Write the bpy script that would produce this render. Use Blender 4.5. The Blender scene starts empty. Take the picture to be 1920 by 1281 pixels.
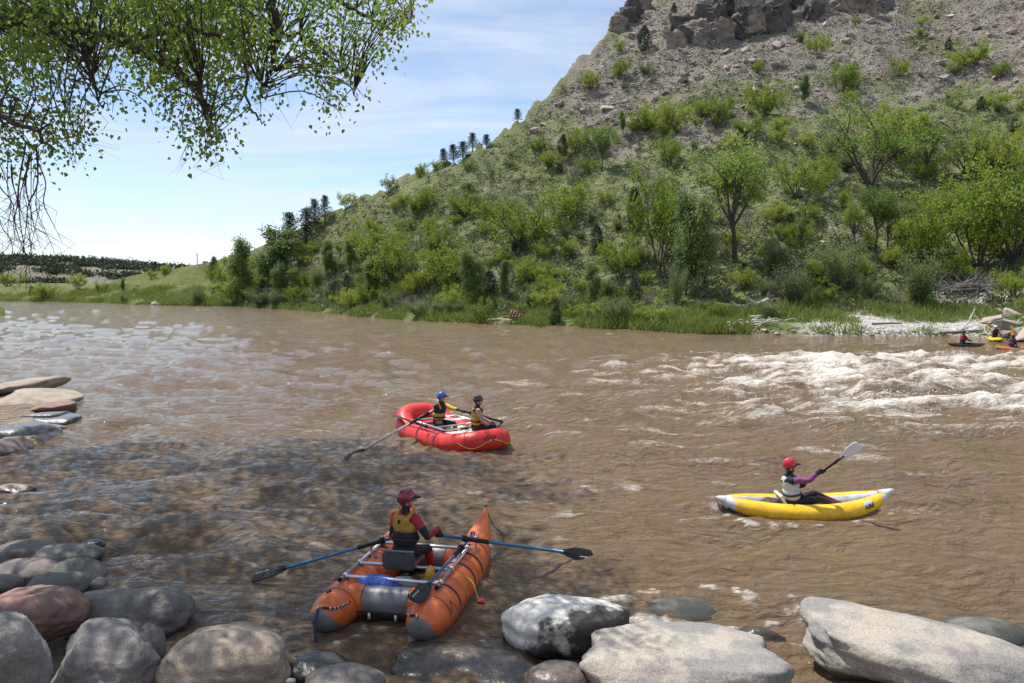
import bpy, bmesh, math, random
import numpy as np
from mathutils import Vector, Matrix
R = math.radians
SC = bpy.context.scene
COL = SC.collection
# ------------------------------------------------------------------ camera, sky, sun, exposure
F, CX, CY, HZ, EYE = 1493.33, 960.0, 640.5, 522.0, 4.3
PITCH = math.atan((CY - HZ) / F)
cam_d = bpy.data.cameras.new('camera'); cam = bpy.data.objects.new('camera', cam_d); COL.objects.link(cam)
cam.location = (0, 0, EYE); cam.rotation_euler = (math.pi / 2 - PITCH, 0, 0)
cam_d.lens = 28; cam_d.sensor_width = 36; cam_d.clip_start = .05; cam_d.clip_end = 6000
SC.camera = cam
SUN_AZ, SUN_EL = R(-48), R(63)          # left of the view direction, high
W = bpy.data.worlds.new('World'); SC.world = W; W.use_nodes = True
def build_world():
    nt = W.node_tree; nt.nodes.clear(); N = nt.nodes.new; L = nt.links.new
    out = N('ShaderNodeOutputWorld'); bg = N('ShaderNodeBackground'); L(bg.outputs[0], out.inputs[0])
    sky = N('ShaderNodeTexSky'); sky.sky_type = 'NISHITA'; sky.sun_disc = False
    sky.sun_elevation = SUN_EL; sky.sun_rotation = SUN_AZ; sky.altitude = 1900; sky.air_density = 1.0; sky.dust_density = .6; sky.ozone_density = 1.4
    tc = N('ShaderNodeTexCoord'); sep = N('ShaderNodeSeparateXYZ'); L(tc.outputs['Generated'], sep.inputs[0])
    # cirrus: project the direction on a plane high above, stretch, noise
    zc = N('ShaderNodeMath'); zc.operation = 'MAXIMUM'; L(sep.outputs['Z'], zc.inputs[0]); zc.inputs[1].default_value = 0.0
    za = N('ShaderNodeMath'); za.operation = 'ADD'; L(zc.outputs[0], za.inputs[0]); za.inputs[1].default_value = .12
    dx = N('ShaderNodeMath'); dx.operation = 'DIVIDE'; L(sep.outputs['X'], dx.inputs[0]); L(za.outputs[0], dx.inputs[1])
    dy = N('ShaderNodeMath'); dy.operation = 'DIVIDE'; L(sep.outputs['Y'], dy.inputs[0]); L(za.outputs[0], dy.inputs[1])
    cb = N('ShaderNodeCombineXYZ'); L(dx.outputs[0], cb.inputs[0]); L(dy.outputs[0], cb.inputs[1])
    mp = N('ShaderNodeMapping'); L(cb.outputs[0], mp.inputs[0]); mp.inputs['Scale'].default_value = (.55, 1.5, 1); mp.inputs['Rotation'].default_value = (0, 0, R(8)); mp.inputs['Location'].default_value = (2.3, 1.1, 0)
    n1 = N('ShaderNodeTexNoise'); L(mp.outputs[0], n1.inputs['Vector']); n1.inputs['Scale'].default_value = 1.5; n1.inputs['Detail'].default_value = 9; n1.inputs['Roughness'].default_value = .58; n1.inputs['Distortion'].default_value = .5
    rp = N('ShaderNodeMapRange'); L(n1.outputs[0], rp.inputs[0]); rp.inputs[1].default_value = .36; rp.inputs[2].default_value = .70; rp.inputs[3].default_value = .10; rp.inputs[4].default_value = .82
    mx = N('ShaderNodeMix'); mx.data_type = 'RGBA'; L(rp.outputs[0], mx.inputs['Factor']); L(sky.outputs[0], mx.inputs['A']); mx.inputs['B'].default_value = (5.3, 5.8, 6.6, 1)
    L(mx.outputs['Result'], bg.inputs['Color']); bg.inputs['Strength'].default_value = .115
build_world()
sl = bpy.data.lights.new('sun', 'SUN'); sl.energy = 4.8; sl.angle = R(.53); sl.color = (1, .95, .87)
so = bpy.data.objects.new('sun', sl); COL.objects.link(so)
SUNV = Vector((math.sin(SUN_AZ) * math.cos(SUN_EL), math.cos(SUN_AZ) * math.cos(SUN_EL), math.sin(SUN_EL)))
so.rotation_euler = SUNV.to_track_quat('Z', 'Y').to_euler()
so.location = (-30, 30, 80)
VS = SC.view_settings; VS.view_transform = 'Standard'; VS.look = 'None'; VS.exposure = .48; VS.gamma = 1; VS.use_curve_mapping = False
SC.cycles.max_bounces = 6; SC.cycles.transparent_max_bounces = 6; SC.cycles.sample_clamp_indirect = 6

# ------------------------------------------------------------------ pixel <-> place
FWD = np.array((0, math.cos(PITCH), -math.sin(PITCH))); UPV = np.array((0, math.sin(PITCH), math.cos(PITCH)))
def ray(px, py): return FWD + np.array((1., 0, 0)) * ((px - CX) / F) - UPV * ((py - CY) / F)
def at(px, py, z=0.0):
    d = ray(px, py); t = (z - EYE) / d[2]; return Vector((t * d[0], t * d[1], z))
def at_y(px, py, Y):
    d = ray(px, py); t = Y / d[1]; return Vector((t * d[0], Y, EYE + t * d[2]))

# ------------------------------------------------------------------ numpy noise
_rs = np.random.RandomState(5); _perm = _rs.permutation(4096); _g = _rs.uniform(0, 2 * np.pi, 4096); _gc, _gs = np.cos(_g), np.sin(_g)
def perlin(x, y, seed=0):
    x = np.asarray(x, float) + seed * 17.31; y = np.asarray(y, float) - seed * 9.77
    xi = np.floor(x).astype(int); yi = np.floor(y).astype(int); xf = x - xi; yf = y - yi
    def h(a, b): return _perm[(_perm[a & 4095] + b) & 4095]
    def gr(a, b, u, v):
        k = h(a, b); return _gc[k] * u + _gs[k] * v
    u = xf ** 3 * (xf * (xf * 6 - 15) + 10); v = yf ** 3 * (yf * (yf * 6 - 15) + 10)
    a = gr(xi, yi, xf, yf); b = gr(xi + 1, yi, xf - 1, yf); c = gr(xi, yi + 1, xf, yf - 1); d = gr(xi + 1, yi + 1, xf - 1, yf - 1)
    return (a * (1 - u) + b * u) * (1 - v) + (c * (1 - u) + d * u) * v * 1.0
def fbm(x, y, oct=4, seed=0, gain=.5):
    s = 0; a = 1.
    for i in range(oct):
        s = s + a * perlin(x * 2 ** i, y * 2 ** i, seed + i); a *= gain
    return s
def smooth(a, b, x):
    t = np.clip((x - a) / (b - a), 0, 1); return t * t * (3 - 2 * t)

# ------------------------------------------------------------------ materials
MATS = {}
def mat(name, col, rough=.6, var=.15, vs=3.0, bump=0.0, bs=30.0, col2=None, metal=0.0, spec=.5, rnd=0.0, transl=0.0, attr=None, coat=0.0, detail=5, thr=None, coord='Object'):
    if name in MATS: return MATS[name]
    m = bpy.data.materials.new(name); m.use_nodes = True; nt = m.node_tree; N = nt.nodes.new; L = nt.links.new
    b = nt.nodes['Principled BSDF']; tc = N('ShaderNodeTexCoord')
    ns = N('ShaderNodeTexNoise'); L(tc.outputs[coord], ns.inputs['Vector']); ns.inputs['Scale'].default_value = vs; ns.inputs['Detail'].default_value = detail; ns.inputs['Roughness'].default_value = .62
    c1 = N('ShaderNodeMix'); c1.data_type = 'RGBA'
    if attr:
        at_ = N('ShaderNodeAttribute'); at_.attribute_name = attr; src = at_.outputs['Color']
        hs = N('ShaderNodeHueSaturation'); L(src, hs.inputs['Color'])
        mr = N('ShaderNodeMapRange'); L(ns.outputs[0], mr.inputs[0]); mr.inputs[1].default_value = .3; mr.inputs[2].default_value = .7; mr.inputs[3].default_value = 1 - var; mr.inputs[4].default_value = 1 + var
        L(mr.outputs[0], hs.inputs['Value']); res = hs.outputs[0]
    else:
        a = Vector(col); c2 = Vector(col2) if col2 else a * (1 - var)
        c1.inputs['A'].default_value = (*(a if col2 else a * (1 + var)), 1); c1.inputs['B'].default_value = (*c2, 1)
        mr = N('ShaderNodeMapRange'); L(ns.outputs[0], mr.inputs[0]); lo, hi = thr or (.35, .65); mr.inputs[1].default_value = lo; mr.inputs[2].default_value = hi
        L(mr.outputs[0], c1.inputs['Factor']); res = c1.outputs['Result']
    if rnd:
        oi = N('ShaderNodeObjectInfo'); h2 = N('ShaderNodeHueSaturation'); L(res, h2.inputs['Color'])
        m1 = N('ShaderNodeMapRange'); L(oi.outputs['Random'], m1.inputs[0]); m1.inputs[3].default_value = 1 - rnd; m1.inputs[4].default_value = 1 + rnd; L(m1.outputs[0], h2.inputs['Value'])
        m2 = N('ShaderNodeMapRange'); L(oi.outputs['Random'], m2.inputs[0]); m2.inputs[3].default_value = .5 + rnd * .07; m2.inputs[4].default_value = .5 - rnd * .07; L(m2.outputs[0], h2.inputs['Hue']); res = h2.outputs[0]
    L(res, b.inputs['Base Color'])
    b.inputs['Roughness'].default_value = rough; b.inputs['Metallic'].default_value = metal; b.inputs['Specular IOR Level'].default_value = spec; b.inputs['Coat Weight'].default_value = coat
    if bump:
        n2 = N('ShaderNodeTexNoise'); L(tc.outputs[coord], n2.inputs['Vector']); n2.inputs['Scale'].default_value = bs; n2.inputs['Detail'].default_value = 6
        bp = N('ShaderNodeBump'); L(n2.outputs[0], bp.inputs['Height']); bp.inputs['Strength'].default_value = min(1, bump); bp.inputs['Distance'].default_value = bump / bs * 2
        L(bp.outputs[0], b.inputs['Normal'])
    if transl:
        tr = N('ShaderNodeBsdfTranslucent'); L(res, tr.inputs['Color']); ms = N('ShaderNodeMixShader'); ms.inputs[0].default_value = transl
        L(b.outputs[0], ms.inputs[1]); L(tr.outputs[0], ms.inputs[2]); L(ms.outputs[0], nt.nodes['Material Output'].inputs[0])
    MATS[name] = m; return m

# ------------------------------------------------------------------ objects
def tag(o, label=None, cat=None, group=None, kind=None):
    if label: o['label'] = label
    if cat: o['category'] = cat
    if group: o['group'] = group
    if kind: o['kind'] = kind
    return o
def thing(name, label, cat, loc=(0, 0, 0), rotz=0.0, group=None):
    o = bpy.data.objects.new(name, None); COL.objects.link(o); o.empty_display_size = .1
    o.location = loc; o.rotation_euler = (0, 0, rotz); return tag(o, label, cat, group)
def link(name, me, parent=None, mats=None):
    o = bpy.data.objects.new(name, me); COL.objects.link(o)
    if parent: o.parent = parent
    if mats:
        for m in (mats if isinstance(mats, (list, tuple)) else [mats]): me.materials.append(m)
    return o
def mesh_np(name, V, Fc, smooth_=True, mi=None):
    """V (n,3); Fc list of arrays (m,k) of equal k each, or one array"""
    me = bpy.data.meshes.new(name); V = np.asarray(V, np.float32).reshape(-1, 3)
    Fs = Fc if isinstance(Fc, list) else [Fc]; Fs = [np.asarray(f, np.int32) for f in Fs if len(f)]
    me.vertices.add(len(V)); me.vertices.foreach_set('co', V.ravel())
    tot = np.concatenate([np.full(len(f), f.shape[1], np.int32) for f in Fs]); idx = np.concatenate([f.ravel() for f in Fs])
    me.loops.add(len(idx)); me.loops.foreach_set('vertex_index', idx); me.polygons.add(len(tot))
    me.polygons.foreach_set('loop_start', np.concatenate([[0], np.cumsum(tot)[:-1]]).astype(np.int32)); me.polygons.foreach_set('loop_total', tot)
    if mi is not None: me.polygons.foreach_set('material_index', np.asarray(mi, np.int32))
    me.polygons.foreach_set('use_smooth', np.full(len(tot), smooth_)); me.update(calc_edges=True); return me
class MB:
    """collects simple shapes, builds ONE mesh"""
    def __init__(s): s.V = []; s.Q = []; s.T = []; s.mq = []; s.mt = []; s.n = 0; s.m = 0
    def add(s, V, Q=(), T=()):
        V = np.asarray(V, float).reshape(-1, 3); s.V.append(V)
        if len(Q): s.Q.append(np.asarray(Q, int) + s.n); s.mq += [s.m] * len(Q)
        if len(T): s.T.append(np.asarray(T, int) + s.n); s.mt += [s.m] * len(T)
        s.n += len(V); return s
    def sweep(s, pts, rad, n=8, closed=False, cap=True, flat=None, up=None):
        P = np.array([tuple(p) for p in pts], float); k = len(P); rad = np.full(k, rad, float) if np.isscalar(rad) else np.array(rad, float)
        Tn = np.roll(P, -1, 0) - np.roll(P, 1, 0)
        if not closed: Tn[0] = P[1] - P[0]; Tn[-1] = P[-1] - P[-2]
        Tn /= np.linalg.norm(Tn, axis=1)[:, None] + 1e-12
        ref = np.array(up if up is not None else (0, 0, 1.), float)
        if abs(Tn[0] @ ref) > .95 and up is None: ref = np.array((0, 1., 0))
        a = np.linspace(0, 2 * np.pi, n, endpoint=False); out = []; u = None
        for i in range(k):
            if u is None or up is not None: u = ref - Tn[i] * (Tn[i] @ ref)
            else: u = u - Tn[i] * (Tn[i] @ u)
            u = u / (np.linalg.norm(u) + 1e-12); v = np.cross(Tn[i], u)
            fu, fv = flat if flat else (1, 1)
            out.append(P[i] + rad[i] * (np.cos(a)[:, None] * u * fu + np.sin(a)[:, None] * v * fv))
        V = np.concatenate(out); i = np.arange(k if closed else k - 1)[:, None] * n; j = np.arange(n)[None]; j2 = (j + 1) % n; nx = (i + n) % (k * n)
        Q = np.stack([i + j, i + j2, nx + j2, nx + j], -1).reshape(-1, 4)[:, ::-1]
        s.add(V, Q)
        if cap and not closed:
            b = s.n - k * n
            for e, rev in ((0, False), ((k - 1) * n, True)):
                c = P[0] if e == 0 else P[-1]; s.V.append(c[None]); ci = s.n; s.n += 1
                ring = b + e + np.arange(n); t = np.stack([ring, np.roll(ring, -1), np.full(n, ci)], -1)
                s.T.append(t if rev else t[:, ::-1]); s.mt += [s.m] * n
        return s
    def box(s, c, size, rot=None, taper=1.0):
        x, y, z = np.array(size) / 2; V = np.array([(-x, -y, -z), (x, -y, -z), (x, y, -z), (-x, y, -z), (-x * taper, -y * taper, z), (x * taper, -y * taper, z), (x * taper, y * taper, z), (-x * taper, y * taper, z)])
        if rot is not None: V = V @ np.array(rot.to_3x3() if hasattr(rot, 'to_3x3') else rot).T
        return s.add(V + np.array(tuple(c)), [(3, 2, 1, 0), (4, 5, 6, 7), (0, 1, 5, 4), (1, 2, 6, 5), (2, 3, 7, 6), (3, 0, 4, 7)])
    def ell(s, c, r, n=12, m=8, rot=None):
        th = np.linspace(0, np.pi, m + 1)[1:-1]; ph = np.linspace(0, 2 * np.pi, n, endpoint=False)
        V = np.array([(math.sin(t) * math.cos(p), math.sin(t) * math.sin(p), math.cos(t)) for t in th for p in ph] + [(0, 0, 1), (0, 0, -1)]) * np.array(r)
        if rot is not None: V = V @ np.array(rot.to_3x3() if hasattr(rot, 'to_3x3') else rot).T
        i = np.arange(m - 2)[:, None] * n; j = np.arange(n)[None]; j2 = (j + 1) % n
        Q = np.stack([i + j, i + n + j, i + n + j2, i + j2], -1).reshape(-1, 4); tp = (m - 1) * n; b = (m - 2) * n; jj = np.arange(n)
        T = np.concatenate([np.stack([np.full(n, tp), jj, (jj + 1) % n], -1), np.stack([np.full(n, tp + 1), b + (jj + 1) % n, b + jj], -1)])
        return s.add(V + np.array(tuple(c)), Q, T)
    def build(s, name, mats, parent=None, smooth_=True):
        V = np.concatenate(s.V); Fs = []; mi = []
        if s.Q: Fs.append(np.concatenate(s.Q)); mi += s.mq
        if s.T: Fs.append(np.concatenate(s.T)); mi += s.mt
        return link(name, mesh_np(name, V, Fs, smooth_, mi), parent, mats)
def bez(pts, n=12):
    """Catmull-Rom through points"""
    P = [np.array(tuple(p), float) for p in pts]; P = [2 * P[0] - P[1]] + P + [2 * P[-1] - P[-2]]; out = []
    for i in range(1, len(P) - 2):
        for t in np.linspace(0, 1, n, endpoint=False):
            a, b, c, d = P[i - 1:i + 3]; out.append(.5 * (2 * b + (c - a) * t + (2 * a - 5 * b + 4 * c - d) * t * t + (3 * b - a - 3 * c + d) * t ** 3))
    out.append(P[-2]); return np.array(out)

# ================================================================== GROUND (one sheet: near bank, river bed, far bank, hill, far mesa)
def tab(p, knots): k = np.array(knots, float); return np.interp(p, k[:, 0], k[:, 1])
BANK = [(-1600, 562), (-600, 563), (0, 565.5), (200, 569), (235, 572), (440, 575.5), (560, 584), (740, 601), (920, 609), (1100, 616), (1300, 625.5), (1530, 629), (1780, 629), (1880, 634), (1960, 646), (2300, 660), (3600, 680)]
SKY = [(-1600, 545), (0, 549), (100, 546), (180, 537), (250, 517), (330, 504), (400, 491), (470, 472), (560, 432), (620, 399), (700, 366), (740, 351), (830, 312), (930, 268), (1000, 214), (1060, 152), (1120, 97), (1180, 30), (1230, -25), (1300, -80), (1450, -120), (1700, -140), (3600, -160)]
SLOPE = [(-1600, .2), (100, .2), (250, .26), (400, .30), (560, .42), (750, .52), (1000, .60), (3600, .62)]
MESA = [(-1600, 480), (-300, 484), (0, 487), (60, 486), (130, 489), (200, 495), (300, 504), (360, 508), (460, 514), (700, 520), (3600, 520)]
pc = np.concatenate([np.linspace(-1600, -40, 40), np.arange(0, 1921, 5), np.linspace(1960, 3600, 40)])
yr = np.concatenate([np.geomspace(1.5, 24, 60), np.linspace(25, 54, 12), np.arange(55, 130, .65), np.arange(130, 300, 1.25), np.geomspace(300, 3000, 46)])
PP, YY = np.meshgrid(pc, yr)                       # rows: depth, columns: bearing
XX = (PP - CX) / F * YY
BY = (EYE * F) / (tab(pc, BANK) - HZ)              # depth of the far waterline on each bearing
def hill_profile():
    t = YY - BY[None]; s = tab(pc, SLOPE)[None]
    bank = .55 * smooth(0, 1.6, t) + .06 * np.clip(t, 0, 14)
    soft = np.where(t > 4, (np.sqrt((t - 9) ** 2 + 30) + (t - 9)) / 2, 0) - np.where(t > 4, (math.sqrt(25 + 30) - 5) / 2, 0)
    z = bank + s * np.maximum(soft, 0)
    relief = fbm(XX / 22, YY / 22, 5, 3, .58) * 3.0 * smooth(6, 40, t) + fbm(XX / 4, YY / 4, 3, 9) * .35 * smooth(2, 12, t)
    gully = -3.2 * np.abs(fbm(XX / 30 + YY * .004, YY / 120, 2, 21)) * smooth(20, 70, t)
    z = z + relief + gully
    rag = (fbm(pc / 45, pc * 0 + 3.3, 4, 6, .6) * 24 * smooth(560, 760, pc) + 5 * fbm(pc / 9, pc * 0 + 1.3, 2, 8) * smooth(900, 1000, pc)); T = (HZ - tab(pc, SKY) - rag)[None] / F              # skyline on each bearing
    over = (z - EYE) / YY - T                      # above the crest line?
    first = np.argmax((over > 0) & (t > 3), axis=0); has = ((over > 0) & (t > 3)).any(0)
    for c in range(len(pc)):
        if has[c]:
            k = first[c]; yc = yr[k]; zc = EYE + T[0, c] * yc
            bk = yr[k:] - yc
            z[k:, c] = np.minimum(zc - .12 * bk - .002 * bk ** 2 * (bk < 60) - 7.2 * (bk >= 60) * 0, zc) ; z[k:, c] = np.maximum(z[k:, c], 1.5)
    z[t <= 0] = np.maximum(-1.1, t[t <= 0] * .35)
    # far mesa behind the left bank
    mz = EYE + (HZ - tab(pc, MESA))[None] / F * 620
    m = smooth(430, 600, YY + fbm(XX / 60, YY / 60, 3, 14) * 60); mesa = 1.5 + (mz - 1.5 + fbm(XX / 40, YY / 40, 3, 4) * 1.2) * m
    z = np.where((YY > 330) & (t > 0), np.maximum(z, mesa), z)
    return z, t
GZ, GT = hill_profile()
# near bank: rises from the water's edge towards the camera; spit at the left with slab rocks
NEAR_EDGE = [(-1600, 21), (-700, 18), (-300, 14.5), (0, 12.2), (150, 11.4), (230, 10.2), (340, 9.4), (520, 9.0), (700, 8.7), (1000, 8.9), (1150, 9.2), (1500, 8.9), (1700, 9.6), (1920, 9.2), (3600, 11)]
ne = tab(pc, NEAR_EDGE)[None]
nb = (ne - YY); nearz = np.where(nb > 0, -.10 + nb * .03, -.1 + nb * .3) + smooth(5.0, 1.6, YY) * 2.4
nearz = np.minimum(nearz, 2.65)
spit = np.clip((150 - PP) / 110, 0, 1) * smooth(17.5, 20, YY) * (1 - smooth(28.5, 30.5, YY)) * 1.6 - 1.1
left_bank = np.clip((30 - PP) / 25, 0, 2.5) * smooth(84, 92, YY) * (1 - smooth(106, 112, YY)) * 1.5 - 1.1
GZ = np.where(GT <= 0, np.maximum(np.maximum(GZ, np.maximum(nearz, -1.1)), np.maximum(np.minimum(spit, .32), np.minimum(left_bank, .6))), GZ)
GZ = GZ + np.where((GT <= 0) & (GZ > 0), fbm(XX / .8, YY / .8, 3, 2) * .06, 0)
def interp(x, y, A):
    p = CX + F * x / y; ci = np.clip(np.interp(p, pc, np.arange(len(pc))), 0, len(pc) - 1.001); ri = np.clip(np.interp(y, yr, np.arange(len(yr))), 0, len(yr) - 1.001)
    c = ci.astype(int) if hasattr(ci, 'astype') else int(ci); r = ri.astype(int) if hasattr(ri, 'astype') else int(ri); u = ci - c; v = ri - r
    return (A[r, c] * (1 - u) + A[r, c + 1] * u) * (1 - v) + (A[r + 1, c] * (1 - u) + A[r + 1, c + 1] * u) * v
def gz(x, y): return float(interp(np.float64(x), np.float64(y), GZ))
def on_ground(px, py, ymin=50.0):
    """first ground point seen through a pixel of the photograph, beyond depth ymin"""
    d = ray(px, py); ys = yr[yr >= ymin]; xs = d[0] / d[1] * ys; zs = EYE + d[2] / d[1] * ys
    g = interp(xs, ys, GZ); k = np.argmax(g >= zs)
    if not (g >= zs).any(): k = int(np.argmax(g - zs))
    if k > 0:
        f0 = g[k - 1] - zs[k - 1]; f1 = g[k] - zs[k]; w = np.clip(-f0 / (f1 - f0 + 1e-9), 0, 1); Y = ys[k - 1] + (ys[k] - ys[k - 1]) * w
    else: Y = ys[0]
    x = d[0] / d[1] * Y; return Vector((x, Y, gz(x, Y)))
# the ground's own colours: lush bank, dry grass, bare scree, gravel, sand
PYY = HZ - (GZ - EYE) / YY * F                        # where it lies in height above the river, seen from the shore
n1 = fbm(XX / 9, YY / 9, 4, 31); n2 = fbm(XX / 2.2, YY / 2.2, 4, 37)
elev = GZ
scree_line = tab(pc, [(-1600, 99), (560, 99), (700, 34), (850, 26), (1000, 24), (1120, 24), (1400, 26), (1650, 30), (1920, 31), (3600, 31)])[None]
scree = smooth(-2.0, 3.0, elev - scree_line + n1 * 14 + n2 * 5) * (1 - .75 * smooth(.05, .35, fbm(XX / 14, YY / 14, 4, 33))) * np.where(GT > 0, 1, 0)
scree = np.maximum(scree, smooth(.25, .55, n1 + .5 * n2) * smooth(5, 12, GT) * .55 * (PP > 520))
def C(*a): return np.array(a)[None, None]
lush = C(.105, .150, .034) * (1 + .35 * n2[..., None]); dry = C(.150, .172, .072) * (1 + .3 * n2[..., None]); bare = C(.215, .190, .165) * (1 + .35 * n2[..., None] + .2 * n1[..., None])
emb = C(.135, .150, .050) * (1 + .25 * n1[..., None] + .2 * n2[..., None])
dryness = smooth(3.5, 13, GT + 6 * n1) * (PP > 430)
gc = lush * (1 - dryness[..., None]) + dry * dryness[..., None]
gc = np.where((PP < 440)[..., None], emb, gc)
gc = gc * (1 - scree[..., None]) + bare * scree[..., None]
gravel = smooth(1460, 1560, PP + n1 * 40) * (1 - smooth(7.5, 10.5, GT + 2 * n1 - smooth(1560, 1900, PP) * 4)) * (GT > -.5)
gc = gc * (1 - gravel[..., None]) + C(.47, .45, .42) * (1 + .15 * n2[..., None]) * gravel[..., None]
mesa_m = (YY > 400)[..., None]; gc = np.where(mesa_m, C(.19, .175, .14) * (1 + .3 * n1[..., None]), gc)
edge = smooth(1.4, .2, GT) * (GT > -1) * (1 - gravel); gc = gc * (1 - edge[..., None] * .8) + C(.20, .165, .12) * edge[..., None] * .8
nearm = (GT <= 0)[..., None]; gc = np.where(nearm, C(.24, .19, .145) * (1 + .3 * n2[..., None]), gc)
gc = np.where(((PP < 60) & (YY > 80) & (GT <= 0))[..., None], C(.10, .14, .03), gc)
gc = np.clip(gc, .01, .8)
def add_col(me, A):
    ca = me.color_attributes.new('Col', 'FLOAT_COLOR', 'POINT'); ca.data.foreach_set('color', np.concatenate([A.reshape(-1, 3), np.ones((A.reshape(-1, 3).shape[0], 1))], 1).astype(np.float32).ravel())
nr, nc = XX.shape; ii = (np.arange(nr - 1)[:, None] * nc + np.arange(nc - 1)[None]).reshape(-1)
me = mesh_np('ground', np.stack([XX, YY, GZ], -1).reshape(-1, 3), np.stack([ii, ii + 1, ii + nc + 1, ii + nc], -1)); add_col(me, gc)
tag(link('ground', me, None, mat('ground', (1, 1, 1), .95, var=.35, vs=1.6, attr='Col', bump=1.0, bs=3.0, spec=.1, detail=9)), kind='structure')

# ================================================================== RIVER
wp = np.concatenate([np.linspace(-1500, -60, 40), np.arange(-30, 1951, 2.9), np.linspace(1990, 3400, 40)])
wy = 1 / np.linspace(1 / 5.0, 1 / 175.0, 600); wy = np.concatenate([wy, ])
WP, WY = np.meshgrid(wp, wy); WX = (WP - CX) / F * WY
def blob(cx, cy, rx, ry): return np.exp(-((WX - cx) / rx) ** 2 - ((WY - cy) / ry) ** 2)
rap = smooth(-3.5, 4.5, WX + 2.5 * fbm(WX / 6, WY / 6, 2, 50)) * smooth(15, 24, WY - .02 * WX + 3 * fbm(WX / 8, WY / 5, 2, 51)) * (1 - smooth(36, 47, WY + 2.5 * fbm(WX / 9, WY / 9, 2, 52)))
rap = np.clip(rap * (.42 + .70 * smooth(1, 13, WX)), 0, 1); patch = .72 + .75 * fbm(WX / 7, WY / 6, 2, 57)
rif = smooth(45, 75, WY) * .5 * smooth(-.1, .35, fbm(WX / 14, WY / 20, 2, 60)) + .35 * np.exp(-((WX + 0.5) / 4) ** 2 - ((WY - 28) / 6) ** 2)
calm = 1 - smooth(46, 55, WY) * smooth(8, 14, WX) * .85
def ridg(x, y, s): return 1 - 2 * np.abs(perlin(x, y, s))
wx_ = WX + .8 * perlin(WX / 3, WY / 3, 70); wy_ = WY + .8 * perlin(WX / 3, WY / 3, 71)
big = ridg(wx_ / 5.5 + wy_ / 22, wy_ / 3.2, 72) * .6 + ridg(wx_ / 2.4, wy_ / 1.5 + wx_ / 9, 73) * .4
med = perlin(wx_ / 2.2 + wy_ / 8, wy_ / 1.05, 74); sml = ridg(wx_ / 1.9, wy_ / .62 + wx_ / 6, 75) * .5; tin = ridg(wx_ / .85 + wy_ * .2, wy_ / .30, 76) * .55; tin2 = perlin(wx_ / .36, wy_ / .14, 77)
fade = 1 / (1 + (WY / 60) ** 2)
WH = big * (.17 + .50 * rap + .16 * rif) + med * (.33 * patch * (1 - .6 * smooth(40, 85, WY)) + .14 * rap + .10 * rif) + sml * (.19 * patch * (1 - .55 * smooth(30, 70, WY)) + .10 * rap) + tin * (.085 * patch + .020 * rap) * smooth(80, 25, WY) + tin2 * .034 * smooth(34, 12, WY)
WH = WH * calm * (.62 + .38 * smooth(5, 14, WY)); WH -= .04
crest = big * .55 + med * .5 + sml * .45 + .5 * fbm(wx_ / 1.6, wy_ / .6, 4, 80)
lace = fbm(wx_ / 2.3 + wy_ * .15, wy_ / .50, 5, 81, .62)
foam = np.clip(rap * smooth(.0, 1.0, .62 * crest + .62 * lace + .32 * rap - .21) * 1.1, 0, 1)
streak = fbm(wx_ / 3.4 + wy_ * .1, wy_ / .55, 4, 85)
foam = np.maximum(foam, (.36 + .45 * rif + .5 * rap) * smooth(.20, .80, streak + .30 * crest) * calm * smooth(8, 15, WY) * (.35 + .65 * smooth(-9, 1, WX + .2 * WY)))
def ring(cx, cy, rx, ry, w, amt):      # broken foam along a hull or a rock
    q = np.sqrt(((WX - cx) / rx) ** 2 + ((WY - cy) / ry) ** 2); return amt * np.exp(-((q - 1) / w) ** 2) * smooth(-.25, .5, fbm(WX / .35, WY / .3, 3, 90))
for a in ((5.2, 13.75, 1.5, .42, .22, .75), (3.4, 13.5, .5, .25, .5, .5), (-1.5, 18.75, .9, .5, .45, .7), (-2.9, 20.2, .7, .8, .4, .6), (2.4, 9.95, 1.0, .55, .4, .85), (3.7, 9.15, .45, .3, .4, .6), (-.75, 9.6, .5, 1.2, .12, .55), (-2.1, 9.3, .35, .4, .3, .6), (-3.9, 18.9, .35, .25, .6, .7), (.25, 22.9, .5, .3, .6, .7), (-3.6, 11.2, .3, .2, .6, .5), (6.6, 14.0, .5, .3, .4, .5)): foam = np.maximum(foam, ring(*a))
for k in range(80):                     # small breaking patches scattered over the river
    rg = np.random.RandomState(300 + k); yy = 12 * (9.0 ** rg.rand()); xx = (rg.rand() * 1.15 - .52) * yy * 1.25
    foam = np.maximum(foam, .62 * np.exp(-((WX - xx) / (.5 + .012 * yy)) ** 2 - ((WY - yy) / (.2 + .008 * yy)) ** 2) * smooth(-.1, .4, fbm(WX / (.4 + .02 * yy), WY / (.2 + .015 * yy), 3, 91)))
WH += foam * (.04 + .05 * rap * np.clip(lace + .4, 0, 1))
me = mesh_np('river', np.stack([WX, WY, WH], -1).reshape(-1, 3), (lambda q, n: np.stack([q, q + 1, q + n + 1, q + n], -1))((np.arange(len(wy) - 1)[:, None] * len(wp) + np.arange(len(wp) - 1)[None]).reshape(-1), len(wp)))
fa = me.attributes.new('foam', 'FLOAT', 'POINT'); fa.data.foreach_set('value', foam.astype(np.float32).ravel())
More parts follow.
